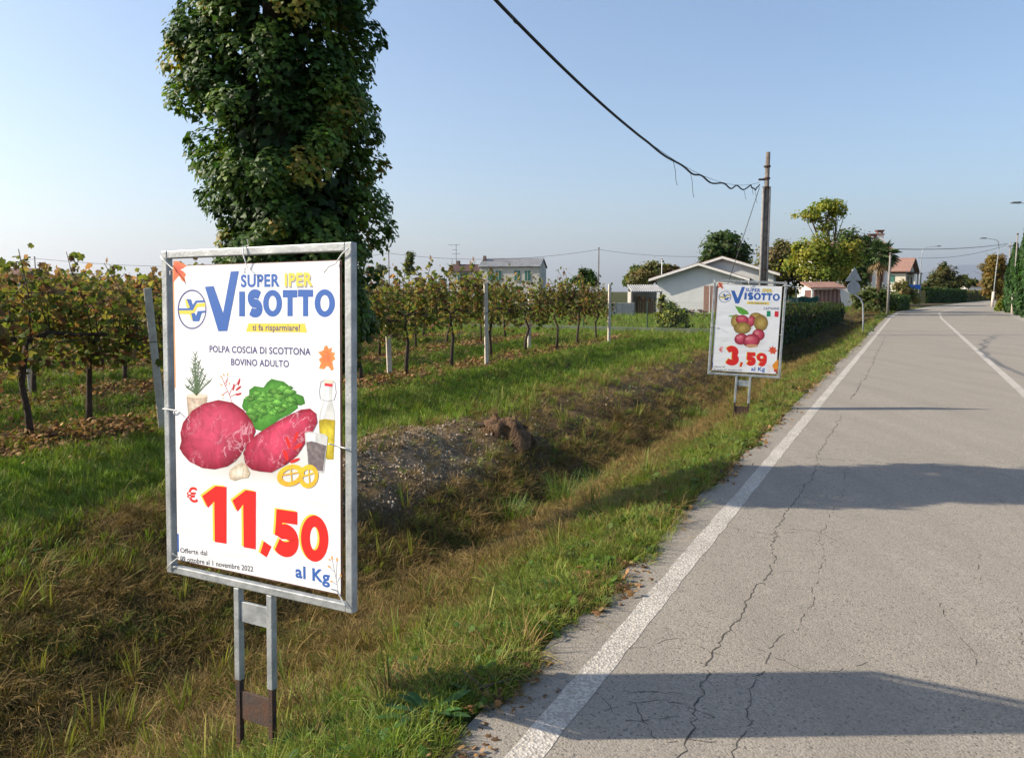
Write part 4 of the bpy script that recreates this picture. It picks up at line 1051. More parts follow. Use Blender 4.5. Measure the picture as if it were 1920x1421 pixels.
# ================================================================== VINEYARD
ORD = ['first', 'second', 'third', 'fourth', 'fifth', 'sixth', 'seventh', 'eighth', 'ninth', 'tenth', 'eleventh', 'twelfth', 'thirteenth', 'fourteenth', 'fifteenth', 'sixteenth', 'seventeenth', 'eighteenth', 'nineteenth', 'twentieth']
ORD += ['twenty-' + o for o in ORD[:9]]
VCOL = [(.11, .145, .03), (.17, .185, .038), (.25, .22, .06), (.19, .115, .052), (.27, .17, .085), (.14, .075, .042), (.065, .095, .022)]
VW = np.array([.24, .23, .11, .14, .1, .1, .08])
def vine_mesh(seed, nleaf, size, sparse=False, warm=1.0):
    """one vine: along local x the row runs; trunk bends up to the wire at about 1 m"""
    rng = np.random.RandomState(seed)
    e = rng.choice([-1, 1]); tw = MB()
    top = 1.0 + rng.uniform(-.08, .08)
    pts = [(0, 0, -.12), (.02 * e, rng.uniform(-.03, .03), .25), (.06 * e, rng.uniform(-.06, .06), .55), (.05 * e, rng.uniform(-.06, .06), .8), (-.02 * e, 0, top)]
    tw.tube(pts, [.042, .033, .03, .03, .026], 8)
    arm = [(-.02 * e, 0, top - .02), (-.25 * e, rng.uniform(-.03, .03), top + .06), (-.6 * e, rng.uniform(-.05, .05), top + .02), (-1.0 * e, 0, top + .0), (-1.35 * e, rng.uniform(-.04, .04), top - .04)]
    tw.tube(arm, [.027, .026, .022, .018, .009], 7)
    arm2 = [(-.02 * e, 0, top - .03), (.2 * e, .02, top + .04), (.5 * e, 0, top + .0), (.8 * e, 0, top - .02)]
    tw.tube(arm2, [.02, .018, .014, .008], 6)
    tips = []
    for k in range(13):
        x = rng.uniform(-1.1, 1.1); h = rng.choice([.35, .5, .65, .8, .95], p=[.25, .25, .25, .17, .08]); y = rng.normal(0, .12)
        p = [(x, 0, top), (x + rng.normal(0, .08), y * .6, top + h * .5), (x + rng.normal(0, .16), y * 1.4, top + h)]
        tw.tube(p, [.008, .006, .004], 4); tips.append(p)
    trunk = tw.mesh('trunk', M['bark'], True)
    C = []; 
    for k in range(32):
        x = rng.uniform(-1.1, 1.1); z = top + rng.uniform(-.2, .56); y = rng.normal(0, .13); m = int(nleaf / 30); R = rng.uniform(.07, .24)
        C.append(np.array([x, y, z]) + rng.normal(size=(m, 3)) * np.array([R, R * .75, R * .8]))
    for p in tips:
        m = int(nleaf / 30 / 2.2); u = rng.rand(m, 1)
        C.append(np.array(p[1]) * (1 - u) + np.array(p[2]) * u + rng.normal(0, .035, (m, 3)))
    C = np.concatenate(C); n = len(C)
    w = VW * np.where(np.arange(7) >= 3, warm, 1); w = w / w.sum()
    D = rng.normal(0, .6, (n, 3)) + np.array([0, 0, .45]); D[:, 1] += np.sign(C[:, 1]) * .5
    fo = big_mesh('foliage', *leaf_cloud(C, D, size * rng.uniform(.55, 1.25, n), 'vine', pick(rng, VCOL, n, .3, w), rng, .35, 1.0, .5), M['vineleaf'])
    return trunk, fo
near_v = [vine_mesh(100 + k, 640, .078, warm=[.8, 1.1, 1.5, 1.0, 1.6, 1.2][k]) for k in range(6)]
far_v = [vine_mesh(200 + k, 480, .125, warm=[1.0, 1.5, 1.2][k]) for k in range(3)]
vr = random.Random(9)
RA = math.atan2(U[1], U[0])
row_names = ['nearest row', 'second row', 'third row', 'fourth row', 'fifth row', 'sixth row', 'seventh row']
def vine(name, s, t, meshes, label, group, sc=1.0, flip=False):
    p = st(s, t); p = on_ground(p)
    root = empty(name, p, RA + (math.pi if flip else 0) + vr.uniform(-.06, .06), label, 'grapevine', group)
    root.scale = (sc, sc, sc * vr.uniform(.94, 1.06))
    for nm, me in zip(('trunk', 'foliage'), meshes):
        o = bpy.data.objects.new(nm, me); link(o, root)
        if nm == 'foliage': tag(o, kind='stuff')
    return root
ROW_END = 22.9
counts = []
for k, rn in enumerate(row_names):
    t = ROW0 + ROWSTEP * k
    s_left = {0: -1.5, 1: -1.0, 2: 1.5}.get(k, (3.37 * 0 + (t * (.8954 - .64 * .4452)) / (.4452 + .64 * .8954)) - 2.0)
    s = ROW_END - .8; i = 0
    step = 1.72 if k < 4 else 2.0
    while s > s_left:
        lab = f'autumn grapevine, {ORD[min(i, len(ORD) - 1)]} from the right end of the {rn}'
        vine('grapevine', s + vr.uniform(-.2, .2), t + skew(s) + vr.uniform(-.08, .08), (near_v[vr.randrange(6)] if k < 3 else far_v[vr.randrange(3)]), lab, 'grapevines in trained rows', vr.uniform(.92, 1.06) if k < 3 else 1.05, vr.random() < .5)
        s -= step; i += 1
    # wires of the trellis
    for z, wn in ((1.02, 'lower'), (1.5, 'upper')):
        if k < 3:
            a = st(s_left, t + skew(s_left)); b = st(ROW_END, t + skew(ROW_END))
            w = empty('trellis_wire', a, 0, f'{wn} steel trellis wire of the {rn} of vines', 'wire', 'trellis wires')
            MB().tube([(0, 0, z), (b - a) * .5 + Vector((0, 0, z - .02)), (b - a) + Vector((0, 0, z))], .004, 5).build('strand', M['wire'], w)
s_, t_ = to_st(base(152, 8.75).x, 8.75)
vine('grapevine', s_, t_, near_v[2], 'gnarled grapevine left of the near poster with one arm arching left', 'grapevines in trained rows', 1.0, True)
def post(px, d, htop, label, lean=(0, 0), r=.037):
    p = on_ground(base(px, d))
    root = empty('vineyard_post', p, 0, label, 'post', 'vineyard posts')
    h = htop - p.z
    MB().box((-r, -r, -.4), (r, r, h)).build('shaft', M['concrete_post'], root, bevel=.01)
    MB().tube([(-r - .003, -r - .003, h * .63), (r + .003, -r - .003, h * .63), (r + .003, r + .003, h * .63), (-r - .003, r + .003, h * .63), (-r - .003, -r - .003, h * .63)], .004, 5).build('wire_tie', M['wire'], root)
    root.rotation_euler = (lean[0], lean[1], .3)
    return root
post(293, 8.6, 1.54, 'leaning concrete vineyard post just left of the near poster', (0, -.055))
post(912, 16.2, 1.68, 'pale concrete vineyard post in the middle of the nearest row', (0, -.01))
post(1143, 22.9, 1.71, 'pale concrete end post at the right end of the nearest row', (0, 0))
post(48, 11.2, 1.62, 'concrete vineyard post at the far left in the second row', (0, -.03))
post(992, 20.6, 1.5, 'short grey vineyard post between vines right of the middle post', (0, .02), .04)
post(728, 13.5, 1.5, 'grey vineyard post half hidden by leaves right of the near poster', (0, -.02), .04)

# ================================================================== TREES, BUSHES, HEDGES
def tree(name, label, cat, d, blobs, cols, base_px, n=4000, leaf=.2, trunk_r=.14, group=None, kind='quad', w=None, clumps=10, mat='farleaf', seed=0, open_=.75, fork=None):
    """blobs: (px, py, half width px, half height px) read at distance d, given real depth"""
    rng = np.random.RandomState(seed + 31)
    b0 = on_ground(base(base_px, d))
    root = empty(name, b0, 0, label, cat, group)
    k = d / F
    BL = []
    for (px, py, rx, ry) in blobs:
        c = at(px, py, d) - b0; BL.append((np.array([c.x, c.y + rng.uniform(-.4, .4) * rx * k, c.z]), np.array([rx * k, rx * k * .9, ry * k])))
    top = max(c[2] for c, r in BL); low = min(c[2] - r[2] for c, r in BL)
    if trunk_r:
        tw = MB(); h = max(low * .9, top * .35); cx = np.mean([c[0] for c, r in BL])
        f = (cx * .5, 0, h)
        tw.tube([(0, 0, -.3), (f[0] * .3, 0, h * .5), f], [trunk_r * 1.25, trunk_r, trunk_r * .8], 9)
        for c, r in BL:
            m = (c + np.array(f)) / 2 + rng.normal(0, .1, 3)
            tw.tube([f, tuple(m), tuple(c), tuple(c + np.array([0, 0, r[2] * .6]))], [trunk_r * .6, trunk_r * .4, trunk_r * .22, .015], 6)
            for j in range(3):
                e = c + rng.normal(0, .55, 3) * r
                tw.tube([tuple(m), tuple((m + e) / 2 + rng.normal(0, .08, 3)), tuple(e)], [trunk_r * .25, trunk_r * .15, .012], 5)
        tw.build('trunk', M['bark2'], root, True)
    vol = [float(np.prod(r)) ** .67 for c, r in BL]; tot = sum(vol); L = []
    for (c, r), v in zip(BL, vol):
        nn = int(n * v / tot); nc = max(4, int(clumps * (1 + v / tot * len(BL)) / 2)); per = max(3, nn // nc)
        for j in range(nc):
            q = rng.normal(size=3); q /= np.linalg.norm(q)
            cc = c + q * r * rng.uniform(.35, .92); R = r * rng.uniform(.25, .45)
            P = cc + rng.normal(size=(per, 3)) * R * .6
            D = (P - c) / r + np.array([0, 0, .6]) + rng.normal(0, .5, (per, 3))
            base_c = pick(rng, cols, 1, .15, w)
            L.append(leaf_cloud(P, D, leaf * rng.uniform(.6, 1.3, per), kind, np.clip(.55 * base_c + .45 * pick(rng, cols, per, .3, w), 0, 1), rng, .25))
    me = big_mesh('crown', *join_clouds(L), M[mat]); o = bpy.data.objects.new('crown', me); link(o, root); tag(o, kind='stuff')
    return root
DG = [(.05, .09, .02), (.07, .115, .026), (.035, .065, .016)]
BR = [(.19, .125, .055), (.15, .125, .045), (.24, .155, .07), (.10, .11, .035)]
YG = [(.24, .26, .045), (.17, .22, .036), (.34, .29, .05), (.12, .17, .03)]
OL = [(.12, .135, .04), (.16, .155, .05), (.09, .115, .034)]

tree('broadleaf_tree', 'dark rounded tree behind the grey gabled house', 'tree', 72, [(1362, 465, 46, 30), (1335, 478, 26, 22), (1390, 480, 28, 24), (1362, 445, 26, 16), (1350, 500, 40, 22)], DG + [(.07, .085, .025)], 1364, 5200, .3, .2, seed=1, clumps=18)
tree('autumn_tree', 'brownish tree between the utility pole and the yellow green tree', 'tree', 66, [(1450, 490, 36, 28), (1475, 470, 30, 24), (1490, 510, 30, 30), (1440, 520, 30, 26), (1462, 540, 34, 20)], BR + OL, 1465, 5000, .27, .16, seed=2, clumps=18)
tree('locust_tree', 'tall yellow green feathery tree with a separate upper crown', 'tree', 52, [(1540, 388, 34, 16), (1520, 402, 26, 13), (1566, 396, 20, 14), (1552, 420, 20, 14), (1520, 465, 36, 26), (1505, 490, 30, 24), (1545, 475, 34, 26), (1570, 500, 34, 28), (1530, 515, 36, 22), (1496, 470, 16, 18), (1590, 470, 24, 30)], YG, 1578, 9000, .19, .15, seed=3, w=[.3, .3, .22, .18], clumps=16)
tree('magnolia_tree', 'dark glossy tree with rusty leaves beside the palm', 'tree', 60, [(1597, 460, 34, 32), (1615, 482, 24, 32), (1583, 495, 26, 34), (1600, 515, 32, 26)], DG + [(.10, .065, .03)], 1605, 5200, .24, .16, seed=4, clumps=18)
tree('background_tree', 'olive brown tree left of the grey gabled house', 'tree', 68, [(1215, 512, 26, 22), (1235, 503, 22, 17), (1262, 510, 16, 14), (1195, 525, 22, 18)], BR + OL + OL, 1222, 3200, .27, .14, seed=5, clumps=14)
tree('background_tree', 'pale green small tree left of the olive brown one', 'tree', 76, [(1188, 508, 14, 13), (1180, 525, 18, 14)], [(.11, .14, .06), (.09, .12, .04)], 1186, 1400, .27, .1, seed=6)
tree('round_bush', 'dark green rounded bush on the horizon left of a far pole', 'bush', 80, [(1097, 520, 21, 15), (1085, 527, 14, 9), (1110, 526, 14, 9)], DG, 1097, 2200, .27, .08, seed=7)
tree('poplar_tree', 'narrow pale poplar standing above the vine rows', 'tree', 110, [(767, 480, 9, 10), (767, 495, 10, 12), (767, 508, 10, 10)], OL + [(.12, .13, .05)], 767, 1500, .3, .1, seed=8)
tree('willow_tree', 'faint grey green tree behind the vines near the poplar', 'tree', 120, [(712, 508, 18, 12), (700, 512, 14, 10)], [(.12, .13, .07), (.1, .11, .05)], 712, 1500, .35, .12, seed=9)
tree('garden_bush', 'yellow green garden bush inside the wire fence', 'bush', 30, [(1252, 582, 20, 20), (1268, 590, 24, 20), (1245, 600, 20, 18), (1270, 608, 24, 12), (1240, 568, 10, 14)], YG + [(.05, .08, .018), (.04, .07, .016)], 1258, 3800, .12, .05, seed=10, kind='oval', clumps=16)
tree('roadside_shrub', 'dark evergreen shrub at the bend behind the warning sign', 'bush', 57, [(1640, 553, 32, 18), (1622, 565, 24, 18), (1662, 566, 24, 16), (1640, 575, 34, 12), (1676, 572, 14, 10)], DG + OL, 1640, 4200, .2, .06, seed=11, clumps=18)
tree('roadside_shrub', 'brown green clipped shrub beside the far lamp post', 'bush', 80, [(1690, 540, 18, 14), (1700, 552, 22, 12), (1715, 558, 16, 9)], OL + BR, 1700, 2600, .25, .06, seed=12, clumps=14)
tree('far_tree', 'rounded olive and amber tree behind the far hedge', 'tree', 135, [(1775, 513, 22, 20), (1752, 527, 24, 16), (1792, 528, 18, 16), (1765, 537, 34, 10)], [(.06, .08, .022), (.08, .09, .025), (.15, .10, .03), (.05, .07, .02)], 1770, 4200, .42, .2, seed=13, clumps=18)
tree('far_tree', 'small dull green tree right of the amber one', 'tree', 150, [(1812, 526, 14, 11), (1825, 531, 11, 9)], OL, 1814, 1500, .42, .12, seed=14)
tree('amber_tree', 'amber autumn tree right of the road behind the lamp post', 'tree', 95, [(1862, 500, 20, 20), (1880, 515, 18, 24), (1858, 530, 20, 18), (1875, 545, 24, 14), (1868, 486, 14, 12)], [(.22, .12, .02), (.16, .12, .025), (.12, .10, .03), (.2, .15, .03)], 1872, 4800, .3, .14, seed=15, clumps=18)
tree('roadside_shrub', 'light green shrub at the foot of the cypress trees', 'bush', 62, [(1884, 568, 12, 14), (1876, 575, 9, 10), (1892, 578, 10, 9)], YG, 1884, 1500, .18, .04, seed=16)

def cypress(px, d, hpx, wpx, label, seed):
    rng = np.random.RandomState(seed); b0 = base(px, d, -.05); H = at(px, hpx, d).z; W = wpx * d / F
    root = empty('cypress_tree', b0, 0, label, 'tree', 'cypress trees on the right')
    MB().tube([(0, 0, -.2), (0, 0, H * .9)], [.12, .02], 7).build('trunk', M['bark2'], root, True)
    n = 3800; z = rng.rand(n) ** .85; a = rng.uniform(0, 6.283, n)
    lob = 1 + .22 * np.sin(3 * a + z * 9 + seed) + .12 * np.sin(7 * a + z * 23)
    r = W * np.minimum(1, 1.25 * (1 - z) ** .7 + .03) * np.minimum(1, .6 + z * 3) * lob * np.sqrt(rng.uniform(.45, 1, n))
    P = np.c_[r * np.cos(a), r * np.sin(a), z * H]
    D = np.c_[np.cos(a), np.sin(a), np.full(n, .25)] + rng.normal(0, .3, (n, 3))
    me = big_mesh('crown', *leaf_cloud(P, D, .32 * rng.uniform(.6, 1.2, n), 'long', pick(rng, [(.035, .085, .02), (.05, .115, .025), (.028, .065, .016)], n, .3), rng, .2, 2.2), M['farleaf'])
    o = bpy.data.objects.new('crown', me); link(o, root); tag(o, kind='stuff')
cypress(1899, 58, 455, 15, 'narrow dark cypress at the left end of the cypress row', 1)
cypress(1918, 52, 425, 18, 'tall green cypress at the right edge of the picture', 2)
cypress(1931, 47, 415, 20, 'tall cypress half cut by the right edge of the picture', 3)

def hedge(name, label, path, width, h, cols, n, leaf, seed, z0=None, core=(.03, .035, .015), group=None):
    """path: list of (x, y, ztop)"""
    rng = np.random.RandomState(seed)
    p0 = Vector((path[0][0], path[0][1], 0)); g0 = hz(p0.x, p0.y) if z0 is None else z0
    root = empty(name, (p0.x, p0.y, g0), 0, label, 'hedge', group)
    tot = sum(math.dist(a[:2], b[:2]) for a, b in zip(path[:-1], path[1:])); L = []; mb = MB()
    for a, b in zip(path[:-1], path[1:]):
        ln = math.dist(a[:2], b[:2]); m = int(n * ln / tot); d = np.array([b[0] - a[0], b[1] - a[1]]) / ln; q = np.array([-d[1], d[0]])
        u = rng.rand(m); per = rng.rand(m); ht = a[2] + (b[2] - a[2]) * u - g0
        hh = np.where(per < .34, rng.rand(m), np.where(per < .68, rng.rand(m), 1.0)) ; side = np.where(per < .34, 1.0, np.where(per < .68, -1.0, rng.uniform(-1, 1, m)))
        bul = 1 + .18 * (fnoise(u * ln * .9 + 3, hh * 2.0 + side, 3) - .5) * 2
        x = a[0] + d[0] * u * ln + q[0] * side * width / 2 * bul; y = a[1] + d[1] * u * ln + q[1] * side * width / 2 * bul
        z = hh * ht * (1 + .09 * (fnoise(u * ln * 1.3, side * 2 + 9, 3) - .5) * 2)
        P = np.c_[x - p0.x, y - p0.y, z] + rng.normal(0, .05, (m, 3))
        D = np.c_[q[0] * side, q[1] * side, np.where(per > .68, 1.2, .35)] + rng.normal(0, .45, (m, 3))
        L.append(leaf_cloud(P, D, leaf * rng.uniform(.6, 1.3, m), 'oval', pick(rng, cols, m, .3), rng, .3, 1.3))
        ang = math.atan2(d[1], d[0]); Mx = Matrix.Translation((a[0] - p0.x, a[1] - p0.y, 0)) @ Matrix.Rotation(ang, 4, 'Z')
        hm = min(a[2], b[2]) - g0
        mb.box((-.02, -width * .36, -.3), (ln + .02, width * .36, hm * .88), Mx)
    mb.build('dark_core', pmat(name + '_wood', core, tuple(c * .5 for c in core), 14, .95, .8, 30, bdist=.05), root)  # solid core box; the darkness inside the hedge is put into its colour
    o = bpy.data.objects.new('foliage', big_mesh('foliage', *join_clouds(L), M['farleaf'])); link(o, root); tag(o, kind='stuff')
HG = [(.045, .085, .018), (.055, .095, .02), (.03, .055, .014), (.07, .05, .022), (.05, .04, .018)]
hp = [st(s, 4.0) for s in (23.5, 31, 40, 50)]
hedge('clipped_hedge', 'clipped roadside hedge between the chestnut poster and the warning sign', [(p.x, p.y, z) for p, z in zip(hp, (1.12, 1.0, .85, .8))], 1.0, 1.1, HG, 15000, .10, 1)
q = [base(1728, 104), base(1768, 112), base(1803, 120)]
hedge('clipped_hedge', 'long dark clipped hedge at the far left of the bend', [(p.x, p.y, z) for p, z in zip(q, (1.95, 1.85, 1.75))], 1.4, 1.9, DG + [(.05, .09, .02)], 6000, .3, 2, 0)
q = [base(1804, 126), base(1862, 165)]
hedge('clipped_hedge', 'lower brownish hedge farthest along the bend', [(p.x, p.y, z) for p, z in zip(q, (1.6, 1.6))], 1.3, 1.5, OL + BR, 3500, .35, 3, 0)
q = [base(1668, 62), base(1692, 68)]
hedge('clipped_hedge', 'short dark hedge behind the road at the pole', [(p.x, p.y, z) for p, z in zip(q, (1.15, 1.15))], 1.2, 1.3, DG, 2000, .2, 4, 0)

def palm():
    rng = np.random.RandomState(5); b0 = base(1646, 56.5, -.05)
    root = empty('palm_tree', b0, 0, 'fan palm with shaggy trunk in front of the cream house', 'palm')
    H = at(1650, 476, 56.5).z
    pts = [(0, 0, 0), (.04, 0, H * .35), (.08, 0, H * .7), (.1, 0, H)]
    MB().tube(pts, [.2, .17, .19, .16], 10).build('trunk', pmat('palm_fibre', (.15, .09, .055), (.08, .05, .035), 9, .95, .9, 40, bdist=.05), root, True)
    for k in range(46):
        a = rng.uniform(0, 6.283); el = rng.uniform(-.75, 1.2); dead_ = k >= 38
        if dead_: el = rng.uniform(-1.3, -.9)
        d = np.array([math.cos(a) * math.cos(el), math.sin(a) * math.cos(el), math.sin(el)]); s0 = np.array([.1, 0, H]); L = rng.uniform(.45, .75)
        tip = s0 + d * L; sd = np.cross(d, [0, 0, 1.0]); sd /= np.linalg.norm(sd); up = np.cross(sd, d)
        mb = MB().tube([tuple(s0), tuple(tip)], .018, 4)
        for j in range(15):
            b = (j / 14 - .5) * 4.2; v = d * math.cos(b) + sd * math.sin(b); ln = .8 * (1 - .12 * abs(b)); m = tip + v * ln * .55; e = tip + v * ln + np.array([0, 0, -.16]); w = np.cross(v, up) * .045
            mb.poly([tuple(tip - w * .5), tuple(m - w), tuple(e), tuple(m + w), tuple(tip + w * .5)])
        mb.build('dead_frond' if dead_ else 'frond', M['dead_frond'] if dead_ else M['frond'], root)
M['frond'] = pmat('palm_frond', (.06, .11, .035), (.09, .13, .045), 3, .5, 0)
M['dead_frond'] = pmat('dead_palm_frond', (.24, .17, .08), (.16, .11, .05), 3, .8, 0)
palm()

# ================================================================== BUILDINGS
M['roof_brown'] = pmat('brown_roof_tiles', (.21, .11, .082), (.13, .07, .056), 4, .85, .5, 14, bdist=.05)
M['roof_red'] = pmat('red_roof_tiles', (.33, .19, .145), (.22, .125, .1), 3, .85, .5, 12, bdist=.05)
M['roof_dark'] = pmat('dark_roof_tiles', (.10, .055, .05), (.065, .042, .04), 3, .85, .5, 12, bdist=.05)
M['roof_tin'] = pmat('grey_corrugated_sheet', (.36, .355, .345), (.24, .24, .235), 1.2, .6, .1, 12)
M['wall_grey'] = pmat('pale_grey_render', (.60, .61, .585), (.53, .54, .52), 1.5, .9, .15, 30)
M['wall_cream'] = pmat('cream_render', (.62, .57, .46), (.54, .49, .39), 1.2, .9, .15, 20)
M['wall_old'] = pmat('old_pale_render', (.56, .53, .45), (.45, .42, .36), .9, .9, .2, 10)
M['wall_white'] = pmat('white_render', (.72, .68, .62), (.64, .59, .54), 1, .9, .15, 20)
M['shutter'] = pmat('green_shutter', (.05, .16, .115), (.035, .12, .09), 5, .6, .1)
M['brick'] = pmat('chimney_brick', (.20, .13, .10), (.14, .1, .085), 4, .9, .4, 12)
M['dark_glass'] = pmat('dark_pane', (.03, .035, .04), None, 3, .15, 0, spec=.5)
M['wood_brown'] = pmat('brown_boards', (.17, .085, .07), (.11, .055, .05), 9, .8, .3, 40)
M['wood_pale'] = pmat('pale_boards', (.33, .20, .15), (.25, .15, .12), 9, .8, .3, 40)
M['fire_wood'] = pmat('firewood', (.30, .17, .07), (.19, .1, .05), 14, .85, .4, 40)
def gable(root, x0, x1, y0, y1, ze, zr, wall, roof, over=.3, along='x', fascia=None, th=.12, wall_name='wall'):
    """block with a ridge along local x or y; front is y0"""
    mb = MB()
    if along == 'x':
        ym = (y0 + y1) / 2; mb.prism([(x0, y0, -.3), (x0, y1, -.3), (x0, y1, ze), (x0, ym, zr), (x0, y0, ze)], (x1 - x0, 0, 0))
        k = (zr - ze) / (ym - y0)
        def slope(sg):
            e = y0 - over if sg < 0 else y1 + over; ez = ze - over * k
            return MB().prism([(x0 - over, e, ez + .02), (x0 - over, ym, zr + .02), (x0 - over, ym, zr + .02 + th), (x0 - over, e, ez + .02 + th)], (x1 - x0 + 2 * over, 0, 0))
    else:
        xm = (x0 + x1) / 2; mb.prism([(x0, y0, -.3), (x1, y0, -.3), (x1, y0, ze), (xm, y0, zr), (x0, y0, ze)], (0, y1 - y0, 0))
        k = (zr - ze) / (xm - x0)
        def slope(sg):
            e = x0 - over if sg < 0 else x1 + over; ez = ze - over * k
            return MB().prism([(e, y0 - over, ez + .02), (xm, y0 - over, zr + .02), (xm, y0 - over, zr + .02 + th), (e, y0 - over, ez + .02 + th)], (0, y1 - y0 + 2 * over, 0))
    mb.build(wall_name, wall, root)
    r = [slope(s).build('roof_slope', roof, root) for s in (-1, 1)]
    if fascia and along == 'y':
        for sg, ro in zip((-1, 1), r):
            e = x0 - over if sg < 0 else x1 + over; ez = ze - over * k
            MB().prism([(e, y0 - over - .05, ez - .06), (xm, y0 - over - .05, zr - .06), (xm, y0 - over - .05, zr + .10), (e, y0 - over - .05, ez + .10)], (0, .045, 0)).build('fascia_board', fascia, ro)
    return r
def window(root, x0, x1, z0, z1, y, mat, frame=None, name='window', d=.06):
    w = MB().box((x0, y - d, z0), (x1, y + .05, z1)).build(name, mat, root)
    if frame:
        t = .07
        MB().box((x0 - t, y - d - .03, z0 - t), (x1 + t, y - .001, z0)).build('sill', frame, w)
    # the two leaves of the shutter
    MB().box(((x0 + x1) / 2 - .025, y - d - .02, z0 + .02), ((x0 + x1) / 2 + .025, y - d - .001, z1 - .02)).build('mullion', frame or mat, w)
    return w
# grey gabled house
g1 = base(1310, 55); h1 = empty('grey_house', g1, -.34, 'single storey grey house with brown roof and white gable trim', 'house')
gable(h1, -2.85, 2.85, 0, 7, 2.42, 3.32, M['wall_grey'], M['roof_brown'], .5, 'y', M['white_paint'])
gable(h1, -2.0, 4.8, 1.6, 8.5, 2.75, 3.82, M['wall_grey'], M['roof_brown'], .4, 'y', M['white_paint'], wall_name='rear_wall')
window(h1, .35, 1.15, .1, 1.9, 0, M['wood_pale'], M['white_paint'], 'door')
MB().tube([(-3.2, .2, 2.25), (-2.92, .1, 2.1), (-2.92, .1, 0)], .045, 6).build('down_pipe', M['rust'], h1)
# lean-to shed with firewood
g2 = base(1208, 51); h2 = empty('lean_to_shed', g2, 0, 'open lean-to shed with a corrugated roof beside the grey house', 'shed')
mb = MB()
for i in range(14): mb.prism([(-.95 + i * .14, -.9, 1.5), (-.88 + i * .14, -.9, 1.55), (-.81 + i * .14, -.9, 1.5), (-.81 + i * .14, -.9, 1.47), (-.95 + i * .14, -.9, 1.47)], (0, 1.9, .42))
mb.build('roof', M['roof_tin'], h2)
for x in (-.85, .92): MB().box((x - .05, -.8, -.1), (x + .05, -.7, 1.47)).build('post', M['wood_grey'], h2)
MB().box((-.9, .85, -.1), (.95, .95, 1.8)).build('back_wall', M['concrete'], h2)
MB().box((-.93, -.6, -.1), (-.84, .84, 1.5)).build('side_wall', M['concrete'], h2)
fw = empty('firewood_stack', base(1212, 50.9), 0, 'stack of upright split boards and logs stored in the lean-to shed', 'firewood')
r_ = random.Random(2)
for i in range(11):
    x = -.6 + i * .11; MB().box((x, .1 + r_.uniform(0, .2), -.05), (x + .085, .2 + r_.uniform(0, .25), r_.uniform(.9, 1.35))).build('board', M['fire_wood'], fw)
bw = empty('block_wall', base(1168, 49.5), 0, 'low pale concrete block wall left of the lean-to shed', 'wall')
for i in range(3):
    for j in range(4):
        MB().box((-.74 + j * .37, 0, -.02 + i * .28), (-.38 + j * .37, .2, .255 + i * .28)).build('block', M['concrete'], bw, bevel=.01)
rub = empty('brick_heap', base(1300, 47), 0, 'small heap of bricks at the foot of the grey house wall', 'bricks')
for i in range(22):
    p = Vector((r_.uniform(-.7, .7), r_.uniform(-.3, .3), r_.uniform(0, .4) * (1 - .5 * 0)))
    MB().box((-.13, -.06, -.04), (.13, .06, .04), Matrix.Translation((p.x, p.y, p.z + .04)) @ Matrix.Rotation(r_.uniform(0, 3), 4, 'Z')).build('brick', M['brick'], rub)
# far farmhouse with green shutters
D3 = 105; k3 = D3 / F
g3 = base(927, D3); h3 = empty('farmhouse', g3, -.2, 'far two-part farmhouse with green shutters and a grey sheet roof', 'house')
xx = lambda px: (px - 927) * k3
zz = lambda py: at(927, py, D3).z
gable(h3, xx(899), xx(1012), 0, 5.5, zz(501), zz(486), M['wall_old'], M['roof_dark'], .15, 'x')
mb = MB(); k = 0
ze, zr = zz(501), zz(486)
n = 40; xa, xb = xx(899) - .2, xx(1012) + .2
for i in range(n):
    x = xa + (xb - xa) * i / n; wd = (xb - xa) / n
    mb.prism([(x, -.3, ze + .03), (x + wd * .5, -.3, ze + .10), (x + wd, -.3, ze + .03)], (0, 3.05, zr - ze + .16))
mb.build('roof_sheet', M['roof_tin'], h3)
gable(h3, xx(838), xx(898), .4, 5.2, zz(509), zz(496), M['wall_old'], M['roof_dark'], .2, 'x', wall_name='low_wall')
for a, b in ((915, 924.5), (930, 940), (965, 975.5), (985, 995)): window(h3, xx(a), xx(b), zz(527), zz(508), 0, M['shutter'], M['wall_old'])
for a, b in ((855, 864), (865, 874), (889, 897)): window(h3, xx(a), xx(b), zz(526), zz(511.5), .4, M['shutter'], M['wall_old'])
MB().box((xx(900), 1.6, zz(500)), (xx(904.5), 2.2, zz(478.5))).build('chimney', M['brick'], h3)
MB().box((xx(845), 2.2, zz(500)), (xx(851), 2.8, zz(487))).build('chimney', M['brick'], h3)
an = MB().tube([(xx(844), 2.5, zz(496)), (xx(844), 2.5, zz(455))], .03, 5)
for z, a, b in ((456.5, 829, 851), (466, 836, 846), (474, 836, 852)): an.tube([(xx(a), 2.5, zz(z)), (xx(b), 2.5, zz(z))], .022, 5)
an.build('antenna', M['wire'], h3)
# roof corner far left
D4 = 62; h4 = empty('farm_shed', base(-20, D4), .1, 'low farm building with a brown roof at the far left edge', 'house')
gable(h4, -4, 2.3, 0, 5, at(0, 517, D4).z, at(0, 507, D4).z + .1, M['wall_old'], M['roof_brown'], .3, 'x')
